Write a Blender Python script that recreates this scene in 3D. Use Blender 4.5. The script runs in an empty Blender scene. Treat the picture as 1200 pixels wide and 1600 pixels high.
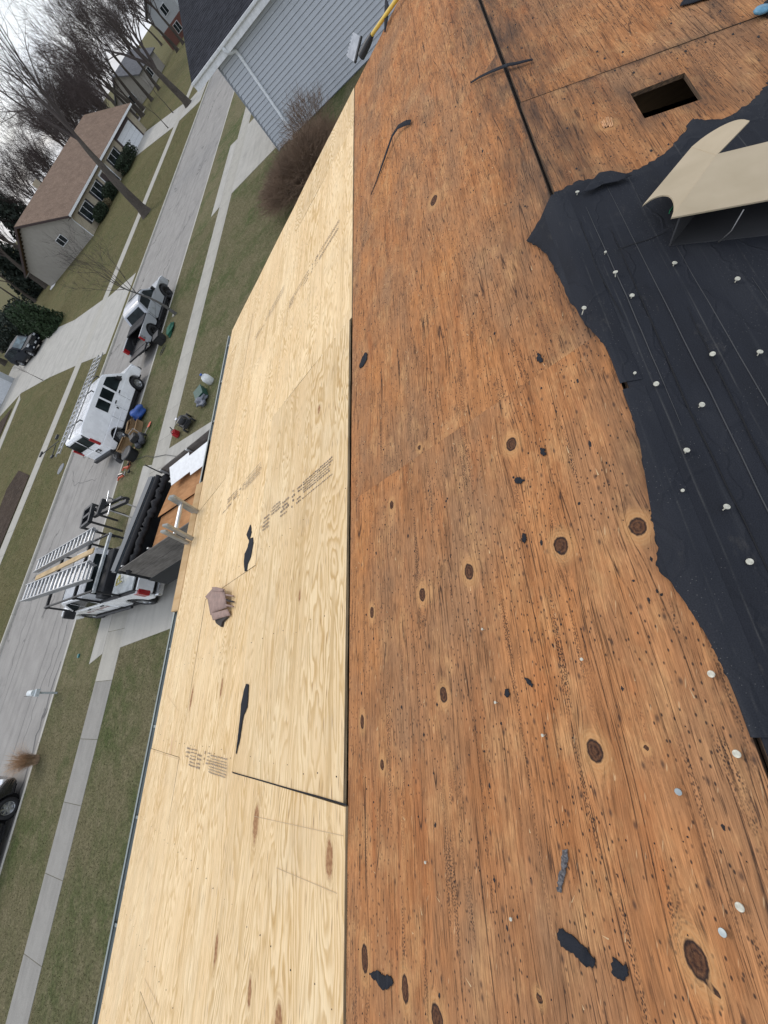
import bpy, bmesh, math, random
from mathutils import Vector, Matrix
from mathutils.geometry import delaunay_2d_cdt
from math import sin, cos, pi, radians as RAD

# ---------------------------------------------------------------- camera, sky, sun, exposure
scene = bpy.context.scene
COL = scene.collection
CAM_R=[[-0.027277, -0.90186, 0.431165], [-0.829012, 0.261423, 0.494366], [-0.558566, -0.343956, -0.754784]]
CAM_F=0.390284
H=7.2
RH=0.955
CP=0.948711
SP=0.316146
S0=0.22920
RIDGE_Y=-0.08447
RIDGE_Z=6.22152

cam_data = bpy.data.cameras.new('camera'); cam = bpy.data.objects.new('camera', cam_data); COL.objects.link(cam)
r0 = [row[0] for row in CAM_R]; r1 = [row[1] for row in CAM_R]; r2 = [row[2] for row in CAM_R]
cam.matrix_world = Matrix(((r0[0], -r1[0], -r2[0], 0.0), (r0[1], -r1[1], -r2[1], 0.0),
                           (r0[2], -r1[2], -r2[2], H), (0, 0, 0, 1)))
cam_data.sensor_fit = 'VERTICAL'; cam_data.sensor_height = 24.0; cam_data.lens = 24.0 * CAM_F
cam_data.clip_start = 0.05; cam_data.clip_end = 3000
scene.camera = cam

SUN_EL, SUN_AZ = 48.0, 62.0      # azimuth measured from +X towards +Y
world = bpy.data.worlds.new('World'); scene.world = world; world.use_nodes = True
wn = world.node_tree.nodes; wl = world.node_tree.links; wn.clear()
sky = wn.new('ShaderNodeTexSky'); sky.sky_type = 'NISHITA'; sky.sun_disc = False
sky.sun_elevation = RAD(SUN_EL); sky.sun_rotation = RAD(90 - SUN_AZ)
sky.air_density = 1.0; sky.dust_density = 3.0; sky.ozone_density = 1.0
tc = wn.new('ShaderNodeTexCoord'); mp = wn.new('ShaderNodeMapping'); mp.inputs['Scale'].default_value = (1, 1, 2.6)
cn = wn.new('ShaderNodeTexNoise'); cn.inputs['Scale'].default_value = 2.2; cn.inputs['Detail'].default_value = 6; cn.inputs['Roughness'].default_value = .55
cr = wn.new('ShaderNodeMapRange'); cr.inputs['From Min'].default_value = .34; cr.inputs['From Max'].default_value = .62
cr.inputs['To Min'].default_value = .12; cr.inputs['To Max'].default_value = 1.0
mx = wn.new('ShaderNodeMix'); mx.data_type = 'RGBA'
mx.inputs['B'].default_value = (8.8, 9.3, 10.2, 1)           # high overcast cloud
bg = wn.new('ShaderNodeBackground'); bg.inputs['Strength'].default_value = .122
wo = wn.new('ShaderNodeOutputWorld')
wl.new(tc.outputs['Generated'], mp.inputs['Vector']); wl.new(mp.outputs['Vector'], cn.inputs['Vector'])
wl.new(cn.outputs['Fac'], cr.inputs['Value']); wl.new(cr.outputs['Result'], mx.inputs['Factor'])
wl.new(sky.outputs['Color'], mx.inputs['A']); wl.new(mx.outputs['Result'], bg.inputs['Color'])
wl.new(bg.outputs['Background'], wo.inputs['Surface'])

sun_d = bpy.data.lights.new('sun', 'SUN'); sun_d.energy = .75; sun_d.angle = RAD(12); sun_d.color = (1.0, .95, .88)
sun = bpy.data.objects.new('sun', sun_d); COL.objects.link(sun)
sd = Vector((cos(RAD(SUN_EL)) * cos(RAD(SUN_AZ)), cos(RAD(SUN_EL)) * sin(RAD(SUN_AZ)), sin(RAD(SUN_EL))))
sun.rotation_euler = sd.to_track_quat('Z', 'Y').to_euler()
sun.location = (0, 0, 30)

vs = scene.view_settings
vs.view_transform = 'Standard'; vs.look = 'None'; vs.gamma = 1.0; vs.exposure = 0.12; vs.use_curve_mapping = False

# ---------------------------------------------------------------- helpers
def link(o, parent=None):
    COL.objects.link(o)
    if parent is not None: o.parent = parent
    return o
def tag(o, label, cat, group=None):
    o['label'] = label; o['category'] = cat
    if group: o['group'] = group
    return o
def thing(name, label, cat, loc=(0, 0, 0), rz=0.0, group=None):
    o = bpy.data.objects.new(name, None); o.empty_display_size = .2
    link(o); o.location = loc; o.rotation_euler = (0, 0, rz)
    return tag(o, label, cat, group)
def copy_tree(o, parent=None):
    c = o.copy(); COL.objects.link(c); c.parent = parent
    for ch in list(o.children): copy_tree(ch, c)
    return c

class MB:
    """collects shapes; build() links them as one mesh object"""
    def __init__(s): s.v = []; s.f = []; s.mi = []; s.cur = 0; s.sm = []
    def add(s, vs_, fs, smooth=False):
        n = len(s.v); s.v += [tuple(p) for p in vs_]
        for f in fs: s.f.append(tuple(n + i for i in f)); s.mi.append(s.cur); s.sm.append(smooth)
        return s
    def box(s, c, d, rot=None, taper=None):
        hx, hy, hz = d[0] / 2, d[1] / 2, d[2] / 2
        P = [Vector((x, y, z)) for x in (-hx, hx) for y in (-hy, hy) for z in (-hz, hz)]
        if taper:
            P = [Vector((p.x * (taper if p.z > 0 else 1), p.y * (taper if p.z > 0 else 1), p.z)) for p in P]
        if rot is not None: P = [rot @ p for p in P]
        c = Vector(c)
        return s.add([p + c for p in P], [(0, 1, 3, 2), (4, 6, 7, 5), (0, 4, 5, 1), (2, 3, 7, 6), (0, 2, 6, 4), (1, 5, 7, 3)])
    def b2(s, a, b): # box by two corners
        return s.box([(a[i] + b[i]) / 2 for i in range(3)], [abs(b[i] - a[i]) for i in range(3)])
    def bar(s, a, b, w, t, up=(0, 0, 1)):
        a, b = Vector(a), Vector(b); d = b - a; L = d.length
        if L < 1e-6: return s
        z = Vector(up); x = d.normalized(); y = z.cross(x)
        if y.length < 1e-4: y = Vector((0, 1, 0)).cross(x)
        y.normalize(); z = x.cross(y)
        m = Matrix((x, y, z)).transposed()
        return s.box((a + b) / 2, (L, w, t), m)
    def tube(s, path, radii, n=8, caps=True, smooth=True):
        path = [Vector(p) for p in path]
        if not hasattr(radii, '__len__'): radii = [radii] * len(path)
        vs_ = []; fs = []; u = None
        for i, p in enumerate(path):
            d = (path[min(i + 1, len(path) - 1)] - path[max(i - 1, 0)])
            if d.length < 1e-9: d = Vector((0, 0, 1))
            d.normalize()
            if u is None: u = d.orthogonal().normalized()
            else:
                u = u - d * u.dot(d); u = u.normalized() if u.length > 1e-6 else d.orthogonal().normalized()
            w = d.cross(u)
            for k in range(n):
                a = 2 * pi * k / n; vs_.append(p + (u * cos(a) + w * sin(a)) * radii[i])
        for i in range(len(path) - 1):
            for k in range(n):
                a = i * n + k; b = i * n + (k + 1) % n; fs.append((a, b, b + n, a + n))
        s.add(vs_, fs, smooth)
        if caps and n >= 3:
            m = len(path) - 1
            s.add(vs_[:n], [tuple(range(n))[::-1]]); s.add(vs_[m * n:], [tuple(range(n))])
        return s
    def cyl(s, a, b, r, n=16, r2=None): return s.tube([a, b], [r, r if r2 is None else r2], n)
    def prism(s, poly, axis, a, b):
        """2D polygon extruded along an axis ('x': poly=(y,z), 'y': poly=(x,z), 'z': poly=(x,y))"""
        def P(p, t):
            return {'x': (t, p[0], p[1]), 'y': (p[0], t, p[1]), 'z': (p[0], p[1], t)}[axis]
        n = len(poly); vs_ = [P(p, a) for p in poly] + [P(p, b) for p in poly]
        fs = [tuple(range(n)), tuple(range(2 * n - 1, n - 1, -1))] + [((i + 1) % n, i, i + n, (i + 1) % n + n) for i in range(n)]
        return s.add(vs_, fs)
    def panel(s, pts_, th):
        """thin slab: 3-D polygon given in order, thickened along its normal both ways"""
        P = [Vector(p) for p in pts_]
        nn = Vector((0, 0, 0))
        for i in range(len(P)):
            nn += (P[i] - P[0]).cross(P[(i + 1) % len(P)] - P[0])
        nn.normalize(); n = len(P)
        vs_ = [p + nn * th / 2 for p in P] + [p - nn * th / 2 for p in P]
        fs = [tuple(range(n)), tuple(range(2 * n - 1, n - 1, -1))] + [(i, i + n, (i + 1) % n + n, (i + 1) % n) for i in range(n)]
        return s.add(vs_, fs)
    def lathe(s, prof, c=(0, 0, 0), n=16, rot=None, smooth=True):
        vs_ = []; c = Vector(c)
        for r, z in prof:
            for k in range(n):
                p = Vector((r * cos(2 * pi * k / n), r * sin(2 * pi * k / n), z))
                if rot is not None: p = rot @ p
                vs_.append(p + c)
        fs = [(i * n + k, i * n + (k + 1) % n, (i + 1) * n + (k + 1) % n, (i + 1) * n + k) for i in range(len(prof) - 1) for k in range(n)]
        s.add(vs_, fs, smooth)
        s.add(vs_[:n], [tuple(range(n))[::-1]]); s.add(vs_[-n:], [tuple(range(n))])
        return s
    def xform(s, m, start=0):
        s.v[start:] = [tuple(m @ Vector(p)) for p in s.v[start:]]; return s
    def mesh(s, name, mats, bevel=0.0, seg=1, recalc=True):
        me = bpy.data.meshes.new(name); me.from_pydata(s.v, [], s.f)
        for m in (mats if isinstance(mats, (list, tuple)) else [mats]): me.materials.append(m)
        if any(s.mi): me.polygons.foreach_set('material_index', s.mi)
        if any(s.sm): me.polygons.foreach_set('use_smooth', s.sm)
        if recalc or bevel:
            bm = bmesh.new(); bm.from_mesh(me)
            if recalc: bmesh.ops.recalc_face_normals(bm, faces=bm.faces)
            if bevel:
                bmesh.ops.remove_doubles(bm, verts=bm.verts, dist=1e-5)
                es = [e for e in bm.edges if len(e.link_faces) == 2 and e.calc_face_angle(0) > .5]
                bmesh.ops.bevel(bm, geom=es, offset=bevel, segments=seg, affect='EDGES', clamp_overlap=True)
            bm.to_mesh(me); bm.free()
        return me
    def build(s, name, mats, parent=None, bevel=0.0, seg=1, recalc=True):
        o = bpy.data.objects.new(name, s.mesh(name, mats, bevel, seg, recalc))
        return link(o, parent)

def cdt(outline, holes=(), spacing=None, seed=1):
    """triangulate an outline (2-D) with interior points; returns verts, tris"""
    rnd = random.Random(seed); P = []; E = []
    loops = [list(outline)] + [list(h_) for h_ in holes]
    for lp in loops:
        n0 = len(P); P += [Vector(p) for p in lp]; E += [(n0 + i, n0 + (i + 1) % len(lp)) for i in range(len(lp))]
    def inside(p, lp):
        c = False; n = len(lp)
        for i in range(n):
            a, b = lp[i], lp[i - 1]
            if (a[1] > p[1]) != (b[1] > p[1]) and p[0] < (b[0] - a[0]) * (p[1] - a[1]) / (b[1] - a[1]) + a[0]: c = not c
        return c
    if spacing:
        xs = [p[0] for p in outline]; ys = [p[1] for p in outline]
        x = min(xs) + spacing * .5
        while x < max(xs):
            y = min(ys) + spacing * .5
            while y < max(ys):
                q = (x + rnd.uniform(-.2, .2) * spacing, y + rnd.uniform(-.2, .2) * spacing)
                if inside(q, outline) and not any(inside(q, h_) for h_ in holes): P.append(Vector(q))
                y += spacing
            x += spacing
    r = delaunay_2d_cdt(P, E, [], 0, 1e-6)
    V = [tuple(v) for v in r[0]]; F = []
    for f in r[2]:
        c = [sum(V[i][k] for i in f) / len(f) for k in (0, 1)]
        if inside(c, outline) and not any(inside(c, h_) for h_ in holes): F.append(tuple(f))
    return V, F

def rag(poly, amp, sub=3, seed=0):
    """roughen an outline: subdivide and jitter like a torn edge"""
    rnd = random.Random(seed); out = []
    n = len(poly)
    for i in range(n):
        a, b = Vector(poly[i]), Vector(poly[(i + 1) % n])
        out.append(tuple(a))
        d = b - a; nn = Vector((-d.y, d.x)); nn = nn.normalized() if nn.length else nn
        for k in range(1, sub):
            out.append(tuple(a + d * (k / sub) + nn * rnd.uniform(-amp, amp) * min(1, d.length / (amp * 6 + 1e-6))))
    return out

# roof frames: x along the ridge, s down the street-side slope, b down the back slope
NF = Vector((0, SP, CP)); SF = Vector((0, CP, -SP)); NB = Vector((0, -SP, CP)); SB = Vector((0, -CP, -SP))
def PF(x, s, up=0.0): return Vector((x, 0, H)) - NF * RH + SF * s + NF * up
RIDGE0 = Vector((0, RIDGE_Y, RIDGE_Z))
def PB(x, b, up=0.0): return Vector((x, 0, 0)) + RIDGE0 + SB * b + NB * up

# ---------------------------------------------------------------- node helpers
class NT:
    def __init__(s, name):
        s.m = bpy.data.materials.new(name); s.m.use_nodes = True
        s.t = s.m.node_tree; s.n = s.t.nodes; s.l = s.t.links; s.b = s.n['Principled BSDF']
    def new(s, t): return s.n.new(t)
    def put(s, sock, v):
        if hasattr(v, 'is_output'): s.l.new(v, sock)
        elif isinstance(v, (tuple, list)) and len(v) == 3 and sock.type == 'RGBA': sock.default_value = (*v, 1)
        else: sock.default_value = v
    def coord(s, k='Object'): return s.new('ShaderNodeTexCoord').outputs[k]
    def attr(s, name, out='Vector'):
        a = s.new('ShaderNodeAttribute'); a.attribute_name = name; return a.outputs[out]
    def rnd(s): return s.new('ShaderNodeObjectInfo').outputs['Random']
    def sep(s, v):
        n = s.new('ShaderNodeSeparateXYZ'); s.put(n.inputs[0], v); return n.outputs
    def comb(s, x=0., y=0., z=0.):
        n = s.new('ShaderNodeCombineXYZ'); [s.put(n.inputs[i], q) for i, q in enumerate((x, y, z))]; return n.outputs[0]
    def math(s, op, a, b=0., c=0., clamp=False):
        n = s.new('ShaderNodeMath'); n.operation = op; n.use_clamp = clamp
        s.put(n.inputs[0], a); s.put(n.inputs[1], b); s.put(n.inputs[2], c); return n.outputs[0]
    def vmul(s, v, sc):
        n = s.new('ShaderNodeVectorMath'); n.operation = 'MULTIPLY'; s.put(n.inputs[0], v); n.inputs[1].default_value = sc; return n.outputs[0]
    def vadd(s, v, w):
        n = s.new('ShaderNodeVectorMath'); n.operation = 'ADD'; s.put(n.inputs[0], v); s.put(n.inputs[1], w); return n.outputs[0]
    def noise(s, v, sc=1., det=3., ro=.5, dist=0.):
        n = s.new('ShaderNodeTexNoise'); s.put(n.inputs['Vector'], v); n.inputs['Scale'].default_value = sc
        n.inputs['Detail'].default_value = det; n.inputs['Roughness'].default_value = ro; n.inputs['Distortion'].default_value = dist
        return n.outputs['Fac']
    def vor(s, v, sc=1., feat='F1', out='Distance', rand=1.0, dim='2D'):
        n = s.new('ShaderNodeTexVoronoi'); n.voronoi_dimensions = dim; n.feature = feat; s.put(n.inputs['Vector'], v); n.inputs['Scale'].default_value = sc
        n.inputs['Randomness'].default_value = rand
        return n.outputs[out]
    def rng(s, v, a, b, c=0., d=1., smooth=False):
        n = s.new('ShaderNodeMapRange'); n.interpolation_type = 'SMOOTHSTEP' if smooth else 'LINEAR'
        s.put(n.inputs['Value'], v)
        for k, q in zip(('From Min', 'From Max', 'To Min', 'To Max'), (a, b, c, d)): n.inputs[k].default_value = q
        return n.outputs[0]
    def ramp(s, v, stops):
        n = s.new('ShaderNodeValToRGB'); s.put(n.inputs[0], v); e = n.color_ramp.elements
        while len(e) < len(stops): e.new(.5)
        for q, (p, c) in zip(e, stops): q.position = p; q.color = (*c, 1)
        return n.outputs[0]
    def mix(s, f, a, b, mode='MIX'):
        n = s.new('ShaderNodeMix'); n.data_type = 'RGBA'; n.blend_type = mode
        s.put(n.inputs['Factor'], f); s.put(n.inputs['A'], a); s.put(n.inputs['B'], b); return n.outputs['Result']
    def bump(s, hgt, st=.3, dist=.002):
        n = s.new('ShaderNodeBump'); n.inputs['Strength'].default_value = st; n.inputs['Distance'].default_value = dist
        s.put(n.inputs['Height'], hgt); s.l.new(n.outputs[0], s.b.inputs['Normal'])
    def done(s, col, rough=.8, metal=0., spec=None):
        s.put(s.b.inputs['Base Color'], col); s.put(s.b.inputs['Roughness'], rough); s.put(s.b.inputs['Metallic'], metal)
        if spec is not None: s.b.inputs['Specular IOR Level'].default_value = spec
        return s.m

MATS = {}
def plain(name, col, rough=.6, metal=0., vary=.12, sc=6., spec=None, bump=0., coat=0.):
    """paint / plastic / metal with slight blotches and dirt"""
    if name in MATS: return MATS[name]
    t = NT(name); c = t.coord()
    n = t.noise(c, sc, 5, .6); k = t.rng(n, .3, .7, 1 - vary, 1 + vary)
    colr = t.mix(1.0, col, t.comb(k, k, k), 'MULTIPLY')
    if bump: t.bump(t.noise(c, sc * 8, 3), bump, .003)
    if coat: t.b.inputs['Coat Weight'].default_value = coat; t.b.inputs['Coat Roughness'].default_value = .08
    MATS[name] = t.done(colr, t.rng(n, .3, .7, max(rough - .08, .02), min(rough + .08, 1)), metal, spec)
    return MATS[name]

# ---------------------------------------------------------------- surface materials
def m_old_ply():
    t = NT('old_plywood'); w = t.attr('wood'); x, psi, kd = t.sep(w)     # along grain, across grain (bent round knots), knot distance
    pos = t.attr('pos'); y = t.sep(pos)[1]
    r = t.math('MULTIPLY', t.rnd(), 40.); M = lambda a, b: t.math('MULTIPLY', a, b)
    kd = t.math('ADD', kd, M(t.math('SUBTRACT', t.noise(pos, 45., 3, .6), .5), .42))
    wan = t.noise(t.comb(M(x, 1.1), M(psi, 5.), r), 1., 2)
    p = t.math('ADD', psi, M(t.math('SUBTRACT', wan, .5), .05))
    def g(fx, fy, det=2., ro=.5, off=0.): return t.noise(t.comb(M(x, fx), M(p, fy), t.math('ADD', r, off)), 1., det, ro)
    def iso(sx, sy, det=4., ro=.6, off=0.): return t.noise(t.comb(M(x, sx), M(y, sy), t.math('ADD', r, off)), 1., det, ro)
    fine = g(22, 430, 3, .65); mid = g(5, 120, 3, .6, 3.); wide = g(1.3, 26, 3, .55, 7.)
    base = t.ramp(wide, [(.28, (.30, .122, .046)), (.44, (.40, .172, .066)), (.58, (.455, .208, .084)), (.74, (.34, .138, .053))])
    base = t.mix(t.rng(iso(1.5, 3.2), .42, .64), base, (.325, .172, .086))                              # greyed weathering
    base = t.mix(t.rng(iso(.9, 2.2, 5, .65, 51.), .55, .72, 0, .65), base, (.51, .212, .066))            # orange areas
    base = t.mix(t.rng(iso(6., 10., 5, .7, 11.), .52, .70, 0, .62), base, (.545, .305, .135))           # scraped pale patches
    base = t.mix(t.rng(iso(3., 8., 5, .7, 71.), .52, .74, 0, .75), base, (.225, .105, .048))             # brown damp stain
    base = t.mix(t.rng(g(2.4, 9, 3, .5, 23.), .60, .76, 0, .45), base, (.40, .125, .035))               # red heartwood
    k = M(t.rng(fine, .3, .7, .66, 1.30), t.rng(mid, .3, .7, .82, 1.15)); base = t.mix(1., base, t.comb(k, k, k), 'MULTIPLY')
    # fine dark weather checks along the grain, broken in length
    brk = t.rng(g(7., 24, 5, .75, 5.), .45, .55)
    chk = M(t.rng(g(4.5, 210, 1, .5, 31.), .625, .68), brk); base = t.mix(M(chk, .62), base, (.06, .032, .02))
    chk2 = M(t.rng(g(14., 330, 1, .5, 37.), .63, .69), t.rng(iso(3., 7., 4, .7, 13.), .42, .56)); base = t.mix(M(chk2, .8), base, (.075, .04, .026))
    # long single cracks running on and off
    lc = t.rng(t.math('ABSOLUTE', t.math('SUBTRACT', g(.7, 17, 1, .5, 41.), .5)), 0., .008, 1., 0.); lc = M(lc, t.rng(g(3.4, 14, 5, .8, 9.), .45, .53))
    base = t.mix(M(lc, .9), base, (.028, .018, .016))
    # mould: dotted black lines following the grain
    dots = t.rng(t.vor(t.comb(t.math('ADD', x, r), M(p, 1.7)), 150.), .22, .40, 1., 0.)
    lane = M(t.rng(g(1.6, 34, 2, .5, 61.), .585, .66), t.rng(g(5., 14, 4, .7, 63.), .42, .56)); base = t.mix(M(M(dots, lane), .9), base, (.022, .017, .018))
    # loose black specks and soft dark smudges
    sp = t.rng(t.vor(t.comb(M(t.math('ADD', x, r), .55), y), 55.), .06, .13, 1., 0.); base = t.mix(M(M(sp, t.rng(iso(5., 9., 3, .6, 2.), .46, .54)), .9), base, (.03, .022, .02))
    sp2 = t.rng(t.vor(t.comb(M(t.math('ADD', x, r), .5), y), 15.), .02, .075, 1., 0.); base = t.mix(M(sp2, .7), base, (.04, .028, .026))
    # pale scratches and splinters at a slight angle to the grain
    scr = t.rng(t.noise(t.comb(M(x, 30.), M(t.math('ADD', y, M(x, .22)), 190.), r), 1., 1), .72, .78); base = t.mix(M(scr, .5), base, (.66, .45, .25))
    st = M(t.attr('edge', 'Fac'), t.rng(g(3., 20, 4, .7), .3, .62)); base = t.mix(M(st, .9), base, (.05, .036, .030))
    # knots
    nk0 = t.noise(pos, 70., 4, .7); ring = t.math('SINE', t.math('ADD', M(kd, 17.), M(nk0, 5.))); halo = t.rng(kd, 1.1, 2.7, 1., 0., True)
    base = t.mix(M(halo, .62), base, t.mix(t.rng(t.math('ADD', ring, M(t.math('SUBTRACT', nk0, .5), 5.)), -2, 2), (.47, .235, .09), (.58, .335, .15)))
    nk = t.noise(pos, 120., 4, .7)
    kc = t.mix(t.rng(nk, .45, .75, 0, .8), t.mix(t.rng(ring, -1, 1, .1, 1.), (.035, .018, .014), (.10, .045, .024)), (.20, .10, .05))
    kc = t.mix(t.rng(kd, .72, .95), kc, (.028, .019, .017)); base = t.mix(t.rng(kd, .92, 1.08, 1., 0.), base, kc)
    hgt = t.math('ADD', M(fine, .5), t.math('ADD', M(mid, .5), M(t.math('ADD', t.math('ADD', chk, chk2), lc), -1.5)))
    t.bump(hgt, .6, .0022)
    return t.done(base, t.rng(fine, .3, .7, .75, .95), 0, .15)

def m_new_ply():
    t = NT('new_plywood'); w = t.attr('wood'); x, psi, kd = t.sep(w); pos = t.attr('pos'); y = t.sep(pos)[1]
    M = lambda a, b: t.math('MULTIPLY', a, b); r = M(t.rnd(), 60.)
    kd = t.math('ADD', kd, M(t.math('SUBTRACT', t.noise(pos, 30., 3, .6), .5), .9))
    def g(fx, fy, det=2., ro=.5, off=0.): return t.noise(t.comb(M(x, fx), M(psi, fy), t.math('ADD', r, off)), 1., det, ro)
    # rotary-cut veneer: growth rings show as contour lines of a gentle relief -> cathedrals
    rel = t.noise(t.comb(M(x, .95), M(psi, 4.6), r), 1., 3, .42, .45); rel2 = g(9., 30., 2)
    ph = t.math('ADD', M(rel, 22.), t.math('ADD', M(psi, 20.), M(rel2, 1.1))); saw = t.math('FRACT', ph)
    band = t.ramp(saw, [(0., (0, 0, 0)), (.40, (.15, .15, .15)), (.78, (1, 1, 1)), (.90, (.7, .7, .7)), (1., (0, 0, 0))])
    fine = g(7., 380., 3, .6); blot = t.noise(t.comb(M(x, 1.2), M(y, 4.), r), 1., 4, .55)
    sapw = t.mix(t.rng(blot, .35, .65), (.86, .668, .405), (.78, .57, .325))
    late = t.mix(t.rng(blot, .3, .7), (.52, .325, .130), (.60, .395, .170))
    amt = t.rng(g(.8, 3., 3, .5, 8.), .34, .62, .34, 1.0)
    base = t.mix(M(band, amt), sapw, late)
    base = t.mix(t.rng(g(.7, 16., 3, .55, 27.), .54, .70, 0, .7), base, (.57, .385, .18))              # broad tan streaks
    k = t.rng(fine, .3, .7, .84, 1.12); base = t.mix(1., base, t.comb(k, k, k), 'MULTIPLY')
    # pitch streaks: short dark lens shapes along the grain
    vc = t.comb(M(t.math('ADD', x, r), 1.), M(psi, 11.)); v = t.vor(vc, 3.1); sel = t.sep(t.vor(vc, 3.1, 'F1', 'Color'))[0]
    pk = M(t.rng(v, .03, .10, 1., 0.), t.rng(sel, .50, .54)); base = t.mix(M(pk, .8), base, (.20, .10, .05))
    v2c = t.comb(M(t.math('ADD', x, r), 1.), M(psi, 14.)); v2 = t.vor(v2c, 7.); s2 = t.sep(t.vor(v2c, 7., 'F1', 'Color'))[1]
    base = t.mix(M(M(t.rng(v2, .03, .12, 1., 0.), t.rng(s2, .55, .6)), .6), base, (.34, .19, .085))
    br = t.rng(g(5., 70., 2, .5, 4.), .68, .78); base = t.mix(M(br, .5), base, (.40, .24, .11))
    scr = t.rng(t.noise(t.comb(M(x, 14.), M(t.math('ADD', y, M(x, -.3)), 120.), r), 1., 1), .76, .82); base = t.mix(M(scr, .35), base, (.42, .32, .2))
    dirt = t.rng(t.noise(t.comb(M(x, 2.5), M(y, 2.5), t.math('ADD', r, 17.)), 1., 5, .65), .52, .8, 0, .25); base = t.mix(dirt, base, (.45, .37, .26))
    halo = t.rng(kd, 1., 2.6, 1., 0., True); ring = t.math('SINE', M(kd, 15.))
    base = t.mix(M(halo, .6), base, t.mix(t.rng(ring, -1, 1), (.50, .32, .15), (.70, .52, .29)))
    base = t.mix(t.rng(kd, .8, 1.15, 1., 0.), base, t.mix(t.rng(t.noise(pos, 60., 3), .35, .65), (.27, .13, .06), (.43, .25, .12)))
    tone = t.rng(t.rnd(), 0., 1., .92, 1.06); base = t.mix(1., base, t.comb(tone, tone, tone), 'MULTIPLY')
    t.bump(t.math('ADD', M(fine, .5), M(band, .25)), .25, .0012)
    return t.done(base, .72, 0, .15)

def m_edge_old():
    t = NT('old_plywood_edge'); c = t.coord(); x, y, z = t.sep(c)
    n = t.noise(t.comb(t.math('MULTIPLY', x, 8.), t.math('MULTIPLY', y, 60.), t.math('MULTIPLY', z, 240.)), 1., 3)
    return t.done(t.ramp(n, [(.3, (.03, .02, .014)), (.5, (.09, .055, .03)), (.7, (.19, .115, .06))]), .9)

def m_edge_ply():
    t = NT('plywood_edge'); c = t.coord(); x, y, z = t.sep(c)
    n = t.noise(t.comb(t.math('MULTIPLY', x, 8.), t.math('MULTIPLY', y, 60.), t.math('MULTIPLY', z, 240.)), 1., 3)
    return t.done(t.ramp(n, [(.3, (.13, .09, .05)), (.5, (.38, .27, .15)), (.7, (.55, .42, .25))]), .85)

def m_felt():
    t = NT('roofing_felt'); p = t.attr('pos'); x, y, z = t.sep(p)
    n = t.noise(t.comb(t.math('MULTIPLY', x, 2.), t.math('MULTIPLY', y, 5.), 0.), 1., 5, .6)
    f = t.noise(p, 420., 2)
    base = t.ramp(n, [(.3, (.017, .018, .022)), (.5, (.022, .024, .030)), (.7, (.030, .032, .038))])
    dust = t.rng(t.noise(t.comb(t.math('MULTIPLY', x, .9), t.math('MULTIPLY', y, 30.), 4.), 1., 3, .6), .60, .72, 0, .45)
    base = t.mix(dust, base, (.058, .060, .063))
    scf = t.rng(t.noise(t.comb(t.math('MULTIPLY', x, 1.4), t.math('MULTIPLY', y, 85.), 9.), 1., 1), .72, .77, 0, .6)
    base = t.mix(t.math('MULTIPLY', scf, t.rng(n, .45, .6)), base, (.15, .135, .12))
    spk = t.rng(t.vor(p, 60.), .03, .06, 1., 0.); spk = t.math('MULTIPLY', spk, t.rng(t.noise(p, 7., 2), .52, .58))
    base = t.mix(t.math('MULTIPLY', spk, .35), base, (.24, .23, .21))
    ln = t.math('ABSOLUTE', t.math('SUBTRACT', t.math('FRACT', t.math('ADD', t.math('MULTIPLY', y, 6.3), t.math('MULTIPLY', t.noise(t.comb(t.math('MULTIPLY', x, 1.), t.math('MULTIPLY', y, 2.), 3.), 1., 2), .25))), .5))
    ln = t.math('MULTIPLY', t.rng(ln, .0, .016, 1., 0.), t.rng(t.noise(t.comb(t.math('MULTIPLY', x, 3.), t.math('MULTIPLY', y, 6.), 8.), 1., 4, .7), .42, .60)); base = t.mix(t.math('MULTIPLY', ln, .55), base, (.10, .098, .092))
    sm = t.rng(t.noise(t.comb(t.math('MULTIPLY', x, 7.), t.math('MULTIPLY', y, 16.), 14.), 1., 6, .75), .60, .74, 0, .5); base = t.mix(sm, base, (.075, .070, .064))
    k = t.rng(f, .3, .7, .80, 1.2); base = t.mix(1., base, t.comb(k, k, k), 'MULTIPLY')
    cr = t.vor(t.vadd(t.comb(t.math('MULTIPLY', x, 1.2), t.math('MULTIPLY', y, 4.), 0.), t.vmul(t.comb(t.noise(p, 3., 3), t.noise(t.vmul(p, (1.3, 1.3, 1.)), 4., 3), 0.), (.8, .8, 0.))), 2.2, 'DISTANCE_TO_EDGE')
    wr = t.noise(t.comb(t.math('MULTIPLY', x, 1.1), t.math('MULTIPLY', y, 14.), 2.), 1., 4, .6)
    t.bump(t.math('ADD', t.math('ADD', t.math('MULTIPLY', wr, 1.2), t.rng(cr, 0., .05, .8, 0.)), t.math('MULTIPLY', f, .12)), .5, .005)
    return t.done(base, t.rng(n, .3, .7, .75, .92), 0, .12)

def m_grass(name, a, b, c_, sc=1.):
    t = NT(name); c = t.coord()
    big = t.noise(c, .35 * sc, 4, .6); med = t.noise(c, 2.2 * sc, 4, .65); fin = t.noise(t.vmul(c, (1., .7, .2)), 14. * sc, 5, .75)
    base = t.mix(t.rng(big, .36, .56), a, b)
    base = t.mix(t.rng(med, .45, .72, 0, .8), base, c_)
    k = t.rng(fin, .30, .70, .50, 1.5); base = t.mix(1., base, t.comb(k, k, k), 'MULTIPLY')
    t.bump(t.math('ADD', fin, t.math('MULTIPLY', med, .6)), 1., .05)
    return t.done(base, .95, 0, .1)

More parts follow.
